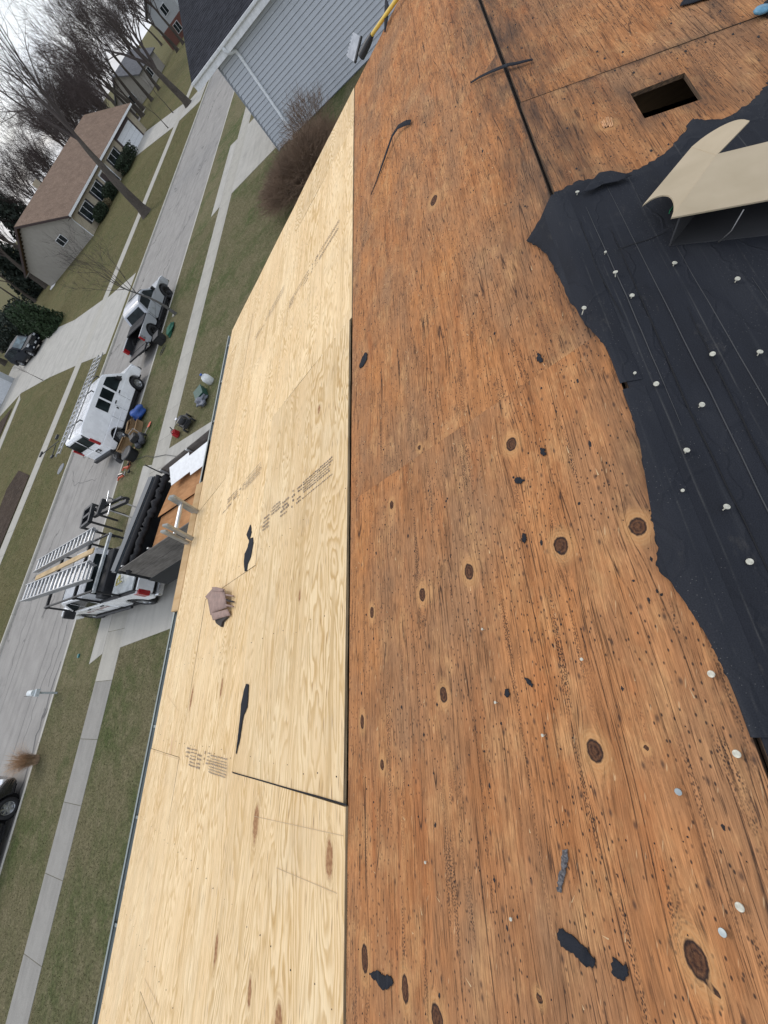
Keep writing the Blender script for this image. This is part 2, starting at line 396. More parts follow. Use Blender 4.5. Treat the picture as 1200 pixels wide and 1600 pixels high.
def m_concrete(name, col, col2, crack=.0, joints=0.):
    t = NT(name); c = t.coord(); n = t.noise(c, 1.1, 5, .6); n2 = t.noise(t.vmul(c, (.25, 2., 1.)), 1.3, 4, .6); f = t.noise(c, 60., 3, .6)
    base = t.mix(t.rng(n, .3, .7), col, col2)
    base = t.mix(t.rng(n2, .48, .75, 0, .45), base, tuple(q * .62 for q in col)); base = t.mix(t.rng(t.noise(c, .5, 6, .7), .58, .72, 0, .4), base, tuple(q * .55 for q in col))
    k = t.rng(f, .3, .7, .86, 1.12); base = t.mix(1., base, t.comb(k, k, k), 'MULTIPLY')
    h_ = f
    if crack:
        d = t.vor(t.vadd(t.vmul(c, (.7, 1., 1.)), t.vmul(t.comb(t.noise(c, 1.4, 4), t.noise(c, 1.7, 4), 0.), (1.2, 1.2, 0))), crack, 'DISTANCE_TO_EDGE')
        cm = t.math('MULTIPLY', t.rng(d, .004, .012, 1., 0.), t.rng(t.noise(c, .45, 3), .5, .58))
        base = t.mix(t.math('MULTIPLY', cm, .7), base, (.06, .058, .055))
    t.bump(h_, .2, .003)
    return t.done(base, .9, 0, .2)

def m_shingle(name, c1, c2):
    t = NT(name); c = t.coord(); n = t.noise(c, 1.2, 4); f = t.noise(t.vmul(c, (3.2, 1., 6.)), 2.4, 3, .6)
    b = t.mix(t.rng(f, .35, .65), c1, c2); k = t.rng(n, .3, .7, .85, 1.12)
    return t.done(t.mix(1., b, t.comb(k, k, k), 'MULTIPLY'), .92, 0, .1)

def m_bark(name, a, b, sc=1.):
    t = NT(name); c = t.coord(); n = t.noise(t.vmul(c, (1., 1., .18)), 18. * sc, 4, .65); m = t.noise(c, .8, 3)
    base = t.mix(t.rng(n, .3, .7), a, b); k = t.rng(m, .3, .7, .8, 1.2)
    t.bump(n, .6, .02)
    return t.done(t.mix(1., base, t.comb(k, k, k), 'MULTIPLY'), .92, 0, .15)

def m_glass(name, col=(.012, .016, .018), rough=.06):
    t = NT(name); n = t.noise(t.coord(), 1.7, 3)
    return t.done(t.mix(t.rng(n, .4, .65), col, tuple(q * 2.6 for q in col)), rough, 0., .6)

def m_weathered(name, a, b):
    t = NT(name); c = t.coord(); x, y, z = t.sep(c)
    n = t.noise(t.comb(t.math('MULTIPLY', x, 9.), t.math('MULTIPLY', y, 2.2), t.math('MULTIPLY', z, 30.)), 1., 4, .65); m = t.noise(c, 1.6, 4)
    base = t.mix(t.rng(n, .3, .7), a, b); k = t.rng(m, .3, .7, .75, 1.2)
    t.bump(n, .4, .004)
    return t.done(t.mix(1., base, t.comb(k, k, k), 'MULTIPLY'), .9, 0, .15)

M_OLD = m_old_ply(); M_NEW = m_new_ply(); M_EDGE = m_edge_ply(); M_EDGEO = m_edge_old(); M_FELT = m_felt()
M_GRASS = m_grass('lawn_grass', (.088, .104, .040), (.150, .134, .072), (.205, .176, .104))
M_GRASS2 = m_grass('lawn_grass_far', (.100, .100, .040), (.122, .108, .048), (.165, .142, .072))
M_MULCH = m_grass('mulch', (.045, .032, .024), (.060, .043, .032), (.10, .075, .055), 1.6)
M_ROAD = m_concrete('road_surface', (.275, .26, .24), (.335, .318, .292), .16)
M_WALK = m_concrete('sidewalk_concrete', (.39, .37, .325), (.45, .43, .375))
M_WALK2 = m_concrete('sidewalk_concrete_grey', (.27, .257, .232), (.33, .315, .283))
M_DRIVE = m_concrete('driveway_concrete', (.40, .385, .345), (.47, .45, .405))
M_KERB = m_concrete('kerb_concrete', (.42, .40, .35), (.50, .475, .42))
M_JOINT = plain('joint_dark_base', (.07, .066, .058), .95)  # dark colour of the joints between paving slabs

# ---------------------------------------------------------------- the setting: terrain, road, pavements
def structure(o, label=None):
    o['kind'] = 'structure'
    if label: o['label'] = label
    return o
KN0, KN1, KF0, KF1 = 20.72, 20.90, 29.62, 29.80      # kerb lines (near back/face, far face/back)
ROADZ = -.12
def far_z(y): return 0.0 if y < 31 else min(.06 * (y - 31), 1.1)
XA, XB = -70., 900.
# near ground: one sheet from behind the house to the near kerb, then the far side rising gently to the horizon
g = MB(); g.add([(XA, -200, 0), (XB, -200, 0), (XB, KN0, 0), (XA, KN0, 0)], [(0, 1, 2, 3)])
structure(g.build('lawn_ground', M_GRASS))
g = MB(); ys = [KF1, 31, 36, 42, 49.3333, 60, 70, 120, 900]
for i, y in enumerate(ys): g.add([(XA, y, far_z(y)), (XB, y, far_z(y))], [])
g.f = [(2 * i, 2 * i + 1, 2 * i + 3, 2 * i + 2) for i in range(len(ys) - 1)]; g.mi = [0] * len(g.f); g.sm = [False] * len(g.f)
structure(g.build('far_lawn_ground', M_GRASS2))
g = MB(); g.add([(XA, KN1 - .02, ROADZ), (XB, KN1 - .02, ROADZ), (XB, KF0 + .02, ROADZ), (XA, KF0 + .02, ROADZ)], [(0, 1, 2, 3)])
road = structure(g.build('road', M_ROAD))
# long tarred seams in the road
t = NT('road_seam_tar'); M_TAR = t.done((.13, .125, .118), .85)
g = MB(); rnd = random.Random(4)
for y0 in (23.4, 26.6):
    x = -30.
    while x < 120:
        g.add([(x, y0 - .012, ROADZ + .004), (x + 3, y0 - .012 + rnd.uniform(-.01, .01), ROADZ + .004), (x + 3, y0 + .014, ROADZ + .004), (x, y0 + .014, ROADZ + .004)], [(0, 1, 2, 3)]); x += 3
def crack(pts_, w, seed):
    r_ = random.Random(seed); P = [Vector(p) for p in pts_]; out = []
    for i in range(len(P) - 1):
        n = max(2, int((P[i + 1] - P[i]).length / .35))
        for k in range(n): out.append(P[i].lerp(P[i + 1], k / n) + Vector((r_.uniform(-.12, .12), r_.uniform(-.12, .12))))
    out.append(P[-1])
    for i in range(len(out) - 1):
        d = (out[i + 1] - out[i]).normalized(); q = Vector((-d.y, d.x)) * w * r_.uniform(.5, 1.2)
        g.add([(out[i].x - q.x, out[i].y - q.y, ROADZ + .0045), (out[i + 1].x - q.x, out[i + 1].y - q.y, ROADZ + .0045), (out[i + 1].x + q.x, out[i + 1].y + q.y, ROADZ + .0045), (out[i].x + q.x, out[i].y + q.y, ROADZ + .0045)], [(0, 1, 2, 3)])
crack([(37, 21.6), (34.5, 22.6), (33, 24.8), (30.5, 25.2)], .025, 1); crack([(11.8, 24), (12.6, 27.5), (14, 28.6)], .02, 2)
crack([(6, 23.5), (3, 22.4), (-1, 22.8), (-6, 22.2)], .016, 3); crack([(6.5, 27.8), (1, 27.2), (-3, 27.8)], .014, 4); crack([(48, 22), (44, 24), (41, 27)], .022, 5)
crack([(8, 22.5), (4.4, 21.9), (1, 21.9)], .018, 6); crack([(2.0, 21.5), (-1.5, 21.55), (-4, 21.5)], .05, 7)
g.build('road_seam', M_TAR, road, recalc=False)
# kerbs: stepped stone with rounded lip, in lengths with joints
def kerb(name, y0, y1, sgn):
    root = thing(name, '', 'kerb'); del root['label']; del root['category']; structure(root)
    x = -40.
    poly = [(y0, -.16), (y1, -.16), (y1, -.045 if sgn > 0 else .012), (y1 - .03, .012)] if sgn > 0 else [(y0, -.16), (y1, -.16), (y1, .012), (y0 + .03, .012), (y0, -.045)]
    m = MB(); m.prism(poly, 'x', .006, 2.994); me = m.mesh('kerb_stone', M_KERB)
    if sgn > 0:
        m = MB(); m.prism([(y0, -.16), (y1, -.16), (y1, -.045), (y1 - .03, .012), (y0, .012)], 'x', .006, 2.994); me = m.mesh('kerb_stone', M_KERB)
    for i in range(44):
        o = bpy.data.objects.new('kerb_stone', me); link(o, root); o.location = (x + 3 * i, 0, 0)
    return root
kerb('near_kerb', KN0, KN1, 1); kerb('far_kerb', KF0, KF1, -1)

# near pavement, slab by slab
def slab_row(name, y0, y1, xs, mat_of, zf=lambda x, y: 0.0, top=.012):
    root = thing(name, '', 'x'); del root['label']; del root['category']; structure(root)
    cache = {}
    for a, b in zip(xs[:-1], xs[1:]):
        key = (round(b - a, 3), mat_of((a + b) / 2).name)
        if key not in cache:
            m = MB(); L = b - a; zm = 0
            m.add([(.006, y0, zf(a, y0) - .06), (L - .006, y0, zf(a, y0) - .06), (L - .006, y1, zf(a, y1) - .06), (.006, y1, zf(a, y1) - .06),
                   (.006, y0, zf(a, y0) + top), (L - .006, y0, zf(a, y0) + top), (L - .006, y1, zf(a, y1) + top), (.006, y1, zf(a, y1) + top)],
                  [(0, 3, 2, 1), (4, 5, 6, 7), (0, 1, 5, 4), (2, 3, 7, 6), (1, 2, 6, 5), (3, 0, 4, 7)])
            cache[key] = m.mesh('paving_slab', mat_of((a + b) / 2), .006)
        o = bpy.data.objects.new('paving_slab', cache[key]); link(o, root); o.location = (a, 0, 0)
    return root
xs = [-.82 - 1.78 * k for k in range(20, -1, -1)] + [.98] + [.98 + 1.75 * k for k in range(1, 48)]
slab_row('near_pavement', 16.18, 17.42, xs, lambda x: M_WALK if x > .98 else M_WALK2)
g = MB(); g.b2((-36, 16.16, -.05), (85, 17.44, -.003)); structure(g.build('pavement_base', M_JOINT))
def fz(x, y): return far_z(y)
slab_row('far_pavement', 34.95, 36.1, [-30 + 1.8 * k for k in range(0, 100)], lambda x: M_WALK, fz, .02)

# driveways: cast panels with joints
def drive(name, panels, mat, z=.016, zf=None):
    root = thing(name, '', 'x'); del root['label']; del root['category']; structure(root)
    for p in panels:
        m = MB(); n = len(p); c = Vector((sum(q[0] for q in p) / n, sum(q[1] for q in p) / n))
        q2 = []
        for q in p:
            d = Vector(q[:2]) - c; d = d * (1 - .006 / max(d.length, .1)) + c; q2.append((d.x, d.y, (q[2] if len(q) > 2 else (zf(d.x, d.y) if zf else 0)) ))
        m.add([(a, b, w + z) for a, b, w in q2] + [(a, b, w - .12) for a, b, w in q2],
              [tuple(range(n)), tuple(range(2 * n - 1, n - 1, -1))] + [(i, i + n, (i + 1) % n + n, (i + 1) % n) for i in range(n)])
        m.build('concrete_panel', mat, root)
    return root
own = [  # house side to street, apron flaring to the kerb
    [(2.7, 4.2), (6.6, 4.2), (6.55, 10.2), (2.65, 10.2)], [(6.6, 4.2), (10.9, 4.2), (10.75, 10.2), (6.55, 10.2)],
    [(2.65, 10.2), (6.55, 10.2), (6.5, 16.18), (2.05, 16.18)], [(6.55, 10.2), (10.75, 10.2), (10.6, 16.18), (6.5, 16.18)],
    [(1.95, 17.42), (4.2, 17.42), (4.2, 20.88, -.06), (.75, 20.88, -.06)], [(4.2, 17.42), (7.4, 17.42), (7.4, 20.88, -.06), (4.2, 20.88, -.06)],
    [(7.4, 17.42), (10.2, 17.42), (11.3, 20.88, -.06), (7.4, 20.88, -.06)]]
drive('driveway', own, M_DRIVE)
drive('neighbour_driveway', [[(31.3, 11.5), (41, 11.5), (40.8, 16.18), (31.2, 16.18)], [(31.0, 17.42), (35.6, 17.42), (35.6, 20.88, -.06), (30.2, 20.88, -.06)],
    [(35.6, 17.42), (40.3, 17.42), (41.3, 20.88, -.06), (35.6, 20.88, -.06)]], M_DRIVE)
drive('far_driveway', [[(25.1, 29.65, -.06), (30, 29.65, -.06), (31, 34.95), (26.9, 34.95)], [(30, 29.65, -.06), (35.2, 29.65, -.06), (35.2, 34.95), (31, 34.95)],
    [(27.2, 36.1), (31.4, 36.1), (33, 42), (28.9, 42)], [(31.4, 36.1), (35.7, 36.1), (36.8, 42), (33, 42)],
    [(28.9, 42), (33, 42), (35, 49), (30.4, 49)], [(33, 42), (36.8, 42), (39.6, 49), (35, 49)], [(30.4, 49), (39.6, 49), (43, 64), (30, 64)]], M_DRIVE, .02, fz)
drive('far_house_driveway', [[(68.5, 29.65, -.06), (75, 29.65, -.06), (74.5, 34.95), (70, 34.95)], [(70, 36.1), (76.5, 36.1), (85.6, 49), (77.2, 49)]], M_DRIVE, .02, fz)
drive('cross_street', [[(86, 29.65, -.06), (96, 29.65, -.06), (112, 60), (99, 60)], [(99, 60), (112, 60), (150, 130), (128, 130)]], M_ROAD, .02, fz)
# garden path, planting beds
drive('garden_path', [[(29.2, 48.3), (30.3, 49.3), (23.0, 48.6), (22.4, 47.2)], [(22.4, 47.2), (23.0, 48.6), (14, 47.5), (14, 46.3)]], M_WALK, .025, fz)
g = MB(); P = [(28.9, 50.0), (24.0, 49.2), (20, 52), (21, 58), (28, 56)]
g.add([(x, y, far_z(y) + .05) for x, y in P], [tuple(range(5))]); structure(g.build('mulch_bed', M_MULCH))
P = [(17.6, 39.2), (16.2, 36.3), (10.6, 36.25), (8.6, 36.3), (8.4, 40.2), (11.5, 39.6), (14.4, 39.9), (16.2, 40.2)]
g = MB(); g.add([(x, y, far_z(y) + .04) for x, y in P], [tuple(range(len(P)))]); structure(g.build('roadside_bed', M_MULCH))

# short blades over the nearer lawns: nobody could count them
def blades(name, label, rects, n, zf, mat, hmin, hmax, seed, holes=()):
    r_ = random.Random(seed); V = []; F = []
    tot = sum((b - a) * (d - c) for a, b, c, d in rects)
    for a, b, c, d in rects:
        k = int(n * (b - a) * (d - c) / tot)
        for i in range(k):
            x = r_.uniform(a, b); y = r_.uniform(c, d)
            if any(h0 < x < h1 and h2 < y < h3 for h0, h1, h2, h3 in holes): continue
            z = zf(x, y); hh = r_.uniform(hmin, hmax); an = r_.uniform(0, pi); w = hh * .28; q = len(V)
            lx, ly = r_.gauss(0, .6) * hh, r_.gauss(0, .6) * hh
            V += [(x - cos(an) * w, y - sin(an) * w, z), (x + cos(an) * w, y + sin(an) * w, z), (x + lx, y + ly, z + hh)]; F.append((q, q + 1, q + 2))
    me = bpy.data.meshes.new(name); me.from_pydata(V, [], F); me.materials.append(mat); o = link(bpy.data.objects.new(name, me)); o['kind'] = 'stuff'; o['label'] = label; return o
t = NT('grass_blades'); c = t.coord(); n1 = t.noise(c, .5, 5, .65); n2 = t.noise(c, 40., 2)
M_BLADE = t.done(t.mix(t.rng(n2, .42, .6), t.mix(t.rng(n1, .4, .65), (.095, .110, .042), (.155, .138, .070)), (.180, .158, .088)), .9, 0, .1)
blades('grass_blades', 'short straw-flecked grass on the lawn and verge', [(-14, 1.9, 7.5, 16.15), (-14, .9, 17.45, 20.7), (10.9, 30, 7.5, 16.15), (11.2, 30.2, 17.45, 20.7)], 140000, lambda x, y: 0., M_BLADE, .012, .034, 5, ((10.8, 12, 17.4, 18),))
blades('far_grass_blades', 'short straw-flecked grass on the lawns across the street', [(-12, 24.5, 29.85, 34.9), (-12, 26.8, 36.15, 47), (36, 68, 29.85, 34.9), (38, 68, 36.15, 49)], 90000, lambda x, y: far_z(y), M_BLADE, .02, .05, 6, ((8, 18, 36, 40.5),))

# ---------------------------------------------------------------- the house being reroofed
house = thing('reroofed_house', 'house with its roof stripped to old brown and new pale plywood decking', 'house')
X0, X1 = -4.2, 5.47
SEAM, J2, J1, EAVE = 1.478, 2.675, 3.875, 4.99
TH = .014
def wood_sheet(name, mat, frame, x0, x1, s0, s1, knots=(), up=0.0, dx=.02, ds=.012, parent=house, edge_fn=None, hole=None, wav=0.0, skirt=True, seed=0):
    """one plywood sheet as a grid; stores grain, grain bent round knots, knot distance and position"""
    rnd = random.Random(seed); nx = max(2, int((x1 - x0) / dx)); ns = max(2, int((s1 - s0) / ds))
    if hole:
        V, F = cdt([(x0, s0), (x1, s0), (x1, s1), (x0, s1)], [hole], .03, seed)
        F = [tuple(f) for f in F]
    else:
        V = [(x0 + (x1 - x0) * i / nx, s0 + (s1 - s0) * j / ns) for i in range(nx + 1) for j in range(ns + 1)]
        F = [(i * (ns + 1) + j, (i + 1) * (ns + 1) + j, (i + 1) * (ns + 1) + j + 1, i * (ns + 1) + j + 1) for i in range(nx) for j in range(ns)]
    near = [k for k in knots if x0 - .4 < k[0] < x1 + .4 and s0 - .2 < k[1] < s1 + .2]
    wood = []; pos = []; edge = []; P = []
    ph = rnd.uniform(0, 6)
    for x, s in V:
        psi = s; kd = 9.0
        for kx, ks, rx, rs in near:
            ddx = (x - kx) / rx; dds = (s - ks) / rs; q = ddx * ddx + dds * dds
            if q < 400:
                kd = min(kd, math.sqrt(q)); e = (ddx / 2.2) ** 2 + dds ** 2
                psi -= (s - ks) * 1.0 / (e + .35) * math.exp(-e / 30)
        z = up + wav * (sin(x * 2.1 + ph) * .5 + sin(s * 5 + x * 1.3 + ph))
        P.append(frame(x, s, z)); wood += [x, psi, kd]; pos += [x, s, 0.]; edge.append(edge_fn(x, s) if edge_fn else 0.)
    n0 = len(P); mi = [0] * len(F)
    if skirt:
        loops = [[(x0, s0), (x1, s0), (x1, s1), (x0, s1)]]
        if hole: loops.append(hole)
        for lp in loops:
            for i in range(len(lp)):
                a, b = lp[i], lp[(i + 1) % len(lp)]; m_ = len(P)
                za = lambda q: up + wav * (sin(q[0] * 2.1 + ph) * .5 + sin(q[1] * 5 + q[0] * 1.3 + ph))
                nseg = 12
                for k in range(nseg + 1):
                    q = (a[0] + (b[0] - a[0]) * k / nseg, a[1] + (b[1] - a[1]) * k / nseg)
                    P += [frame(*q, za(q)), frame(*q, za(q) - TH)]; wood += [q[0], q[1], 9.] * 2; pos += [q[0], q[1], 0.] * 2; edge += [0., 0.]
                for k in range(nseg): F.append((m_ + 2 * k, m_ + 2 * k + 2, m_ + 2 * k + 3, m_ + 2 * k + 1)); mi.append(1)
    me = bpy.data.meshes.new(name); me.from_pydata([tuple(p) for p in P], [], F)
    me.materials.append(mat); me.materials.append(M_EDGEO if mat is M_OLD else M_EDGE); me.polygons.foreach_set('material_index', mi)
    me.attributes.new('wood', 'FLOAT_VECTOR', 'POINT').data.foreach_set('vector', wood)
    me.attributes.new('pos', 'FLOAT_VECTOR', 'POINT').data.foreach_set('vector', pos)
    me.attributes.new('edge', 'FLOAT', 'POINT').data.foreach_set('value', edge)
    bm = bmesh.new(); bm.from_mesh(me)
    up_n = frame(0, 0, 1) - frame(0, 0, 0)
    for f in bm.faces:
        f.normal_update()
        if f.material_index == 0 and f.normal.dot(up_n) < 0: f.normal_flip()
    bm.to_mesh(me); bm.free()
    return link(bpy.data.objects.new(name, me), parent)

OLD_KNOTS = [(0.339,0.297,0.023,0.018),(0.353,0.480,0.025,0.020),(0.363,0.788,0.027,0.018),(0.337,1.006,0.024,0.016),(0.713,0.561,0.024,0.019),(0.017,0.944,0.023,0.016),(-0.104,0.509,0.023,0.018),(-0.395,0.415,0.026,0.017),(-0.692,1.366,0.034,0.017),(-0.692,1.178,0.030,0.014),(0.747,1.154,0.020,0.013),(2.305,0.720,0.035,0.024),(-0.702,1.058,0.026,0.021),(-0.187,1.259,0.017,0.011),(0.328,1.305,0.023,0.013),(-0.059,1.375,0.025,0.012),(-0.555,0.742,0.010,0.008),(-0.094,0.405,0.007,0.006),(-0.430,0.398,0.008,0.005),(0.927,0.965,0.014,0.011)]
NEW_KNOTS = [(-0.499,1.575,0.058,0.026),(-0.500,2.260,0.073,0.031),(-1.044,2.601,0.061,0.020),(-1.043,2.173,0.045,0.019),(-1.025,1.901,0.048,0.030),(0.124,3.067,0.063,0.021),(0.083,3.809,0.089,0.030),(1.718,1.840,0.035,0.018),(0.534,1.948,0.037,0.012)]
def ridge_edge(x, s):
    d = s - S0; return max(0., 1 - d / .24) if x > .9 else max(0., 1 - d / .09) * .8
# old sheets by the ridge (weathered), each its own sheet
for i, (a, b) in enumerate(((X0, -1.64), (-1.6398, .8925), (.8927, 2.76), (2.7602, X1))):
    wood_sheet('old_plywood_sheet', M_OLD, PF, a, b, S0 + (.003 if i < 2 else .007), SEAM - .012, OLD_KNOTS, edge_fn=ridge_edge, wav=0., seed=i, dx=.014 if i == 1 else .02, ds=.009)
# new sheets: three courses, joints staggered half a sheet
for r_, (sa, sb, offs) in enumerate(((SEAM, J2, 2.20), (J2, J1, .90), (J1, EAVE, 2.19))):
    cuts = [offs - 2.53 * k for k in range(3, 0, -1)] + [offs + 2.53 * k for k in range(0, 2)]
    cuts = [X0] + [c for c in cuts if X0 + .3 < c < X1 - .1] + [X1]
    for i in range(len(cuts) - 1):
        wood_sheet('new_plywood_sheet', M_NEW, PF, cuts[i] + .0016, cuts[i + 1] - .0016, (sa + .0014 if r_ else (SEAM + .013 if i == 2 else SEAM - .007)), sb - .0014, NEW_KNOTS,
                   up=.004 + .002 * ((i + r_) % 2) if r_ else .006, wav=.0012, seed=40 + 7 * r_ + i)
# back slope: old sheets, one with the vent opening
HOLE = [(2.011,0.364),(2.027,0.546),(1.826,0.538),(1.822,0.359)]
def back_edge(x, b):
    dh = max(abs(x - 1.92) - .10, abs(b - .45) - .10, 0.); ds_ = abs(x - 2.228)
    return max(max(0., 1 - b / .34), max(0., 1 - dh / .14) * .75, max(0., 1 - ds_ / .06) * .7, max(0., 1 - abs(b - .78) / .05) * .7)
BK = [(2.6, .9, .03, .02), (1.35, .35, .02, .015), (1.72, .3, .03, .018), (3.1, .5, .02, .015)]
BKN = [([(1.859,0.247)][0][0], [(1.859,0.247)][0][1], .02, .022)]
wood_sheet('old_plywood_sheet', M_OLD, PB, 2.232, 4.7, .013, 1.25, BK, edge_fn=back_edge, wav=.0008, seed=21)
wood_sheet('old_plywood_sheet', M_OLD, PB, -.24, 2.224, .009, 1.25, BKN, edge_fn=back_edge, wav=.0008, seed=22, hole=HOLE)
wood_sheet('old_plywood_sheet', M_OLD, PB, 4.704, X1, .007, 1.25, (), edge_fn=back_edge, wav=.0008, seed=23)
wood_sheet('old_plywood_sheet', M_OLD, PB, X0, -.245, .007, 1.25, (), edge_fn=back_edge, wav=.0008, seed=24)
for i, (a, b) in enumerate(((X0, -1.5), (-1.495, .94), (.945, 3.4), (3.405, X1))):
    for j in range(3): wood_sheet('old_plywood_sheet', M_OLD, PB, a, b, 1.256 + 1.25 * j, 2.50 + 1.25 * j, (), dx=.05, ds=.02, seed=30 + 4 * j + i)

# timber under the deck: ridge board, rafters, fascia, walls
M_RAFTER = m_weathered('rafter_timber', (.16, .10, .055), (.26, .17, .09))
m = MB(); m.b2((X0, RIDGE_Y - .019, RIDGE_Z - .28), (X1 - .03, RIDGE_Y + .019, RIDGE_Z - .030)); m.build('ridge_board', plain('dark_ridge_timber', (.022, .017, .014), .9), house)
for i in range(15):
    x = X0 + .3 + i * .61
    m = MB(); m.bar(PF(x, S0 + .05, -TH - .075), PF(x, EAVE - .25, -TH - .075), .038, .14, NF); m.build('rafter', M_RAFTER, house)
    m = MB(); m.bar(PB(x, .05, -TH - .075), PB(x, 4.9, -TH - .075), .038, .14, NB); m.build('rafter', M_RAFTER, house)
M_WALLW = plain('house_siding', (.55, .53, .48), .7)
ez = PF(0, EAVE).z; ey = PF(0, EAVE).y; by = PB(0, 4.99).y
m = MB(); m.b2((X0, ey - .42, 0), (X1 - .25, ey - .28, ez - .12)); m.build('wall', M_WALLW, house)
m = MB(); m.b2((X0, by + .3, 0), (X1 - .25, by + .44, ez - .12)); m.build('wall', M_WALLW, house)
for xx in (X0 + .02, X1 - .39):
    m = MB(); m.prism([(by + .441, 0), (ey - .421, 0), (ey - .421, ez - .03), (RIDGE_Y, RIDGE_Z - .2), (by + .441, ez - .03)], 'x', xx, xx + .14); m.build('gable_wall', M_WALLW, house)
m = MB(); m.b2((X0, by + .45, ez - .35), (X1 - .4, ey - .43, ez - .3)); m.build('attic_floor', plain('attic_insulation', (.10, .09, .08), .95), house)
M_FASC = plain('dark_fascia', (.06, .065, .06), .5)
m = MB(); p = PF(0, EAVE - .012, -TH - .006); m.b2((X0, p.y - .03, p.z - .17), (X1 - .02, p.y, p.z - .005)); m.build('fascia', M_FASC, house)
m = MB(); m.b2((X0, p.y - .3, p.z - .175), (X1 - .02, p.y - .031, p.z - .165)); m.build('soffit', plain('soffit_white', (.6, .6, .58), .6), house)
# rake boards at the gable end
m = MB(); m.bar(PF(X1 - .012, S0, -TH - .085), PF(X1 - .012, EAVE - .03, -TH - .085), .02, .14, NF); m.build('rake_board', plain('rake_white', (.62, .62, .6), .6), house)
m = MB(); m.bar(PB(X1 - .012, S0 - .2, -TH - .085), PB(X1 - .012, 4.9, -TH - .085), .02, .14, NB); m.build('rake_board', plain('rake_white', (.62, .62, .6), .6), house)
# gutters: K-profile trough in two runs (a board covers the stretch where the ladder stands)
M_GUT = plain('gutter_enamel', (.22, .25, .235), .35, .35, .2, 3., coat=.2)
def gutter(x0, x1):
    y = p.y; z = p.z - .005; t_ = .003
    prof = [(y + .002, z - .11), (y + .06, z - .11), (y + .085, z - .075), (y + .085, z - .05), (y + .105, z - .015), (y + .105, z), (y + .088, z),
            (y + .088, z - t_), (y + .102, z - t_), (y + .102, z - .014), (y + .082, z - .049), (y + .082, z - .074), (y + .059, z - .107), (y + .005, z - .107), (y + .005, z - .01), (y + .002, z - .01)]
    prof = [(y + (a - y) * 1.4, b) for a, b in prof]
    m = MB(); m.prism(prof, 'x', x0, x1); m.prism([(y + .003, z - .109), (y + .08, z - .109), (y + .115, z - .074), (y + .143, z - .015), (y + .143, z - .002), (y + .003, z - .012)], 'x', x0 + .001, x0 + .004)
    o = m.build('gutter', M_GUT, house)
    x = x0 + .3
    while x < x1:
        k = MB(); k.b2((x - .012, y + .004, z - .012), (x + .012, y + .142, z - .009)); k.build('gutter_hanger', M_GUT, o); x += .75
    return o
gutter(X0, 1.02); gutter(2.66, X1 - .02)
# dark mottled layer that gives the gutter a dark interior
m = MB(); m.b2((X0, p.y + .006, p.z - .113), (1.01, p.y + .08, p.z - .085)); m.b2((2.67, p.y + .006, p.z - .113), (X1 - .05, p.y + .08, p.z - .085))
m.build('gutter_dark_layer', plain('gutter_dark_layer', (.035, .033, .03), .95, vary=.5, sc=30.), house)

# ---- roofing felt on the back slope, torn, lapping over the ridge in two tongues
def felt_mesh(name, outline, frame, up, spacing, amp=.004, seed=0, parent=house, mat=None, lift=None, thick=.0012):
    V, F = cdt(outline, (), spacing, seed); rnd = random.Random(seed)
    V3 = []
    for x, b in V:
        z = up + amp * (sin(b * 23 + x * 1.7) * .5 + sin(x * 5 + b * 9) * .3 + sin(b * 47 + 2 * sin(x * 2)) * .35) + amp
        if lift: z += lift(x, b)
        V3.append(frame(x, b, z))
    n = len(V3); me = bpy.data.meshes.new(name)
    upn = frame(0, 0, 1) - frame(0, 0, 0)
    P = [tuple(v) for v in V3] + [tuple(v - upn * thick) for v in V3]
    Fa = []
    ecount = {}
    for f in F:
        a, b_, c = (V3[i] for i in f[:3])
        if (b_ - a).cross(c - a).dot(upn) < 0: f = f[::-1]
        Fa.append(tuple(f))
        for i in range(len(f)): e = (f[i], f[(i + 1) % len(f)]); ecount[e] = ecount.get(e, 0) + 1
    side = [(a, a + n, b_ + n, b_) for (a, b_) in ecount if (b_, a) not in ecount]
    me.from_pydata(P, [], Fa + [tuple(i + n for i in f[::-1]) for f in Fa] + side)
    me.materials.append(mat or M_FELT)
    pos = []
    for x, b in V: pos += [x, b, 0.]
    me.attributes.new('pos', 'FLOAT_VECTOR', 'POINT').data.foreach_set('vector', pos + pos)
    me.polygons.foreach_set('use_smooth', [True] * (2 * len(Fa)) + [False] * len(side))
    return link(bpy.data.objects.new(name, me), parent)
back_edge_px = [(1.549,-0.002),(1.547,0.035),(1.573,0.091),(1.545,0.164),(1.529,0.227),(1.542,0.287),(1.585,0.355),(1.646,0.416),(1.713,0.472),(1.682,0.495),(1.660,0.542),(1.684,0.594),(1.714,0.640),(1.749,0.679),(1.791,0.712),(1.870,0.787),(1.977,0.891)]
outl = [(back_edge_px[0][0] - .005, .004)] + [(x, max(b, .006)) for x, b in back_edge_px[1:]] + [(back_edge_px[-1][0], 3.2), (X0 + .1, 3.2), (X0 + .1, .35)]
outl += [(-.9, .30), (-.62, .16), (-.45, .07), (-.30, .03), (-.16, .005)]
felt = felt_mesh('roofing_felt', rag(outl, .006, 6, 3), PB, .0070, .045, .0014, 5)
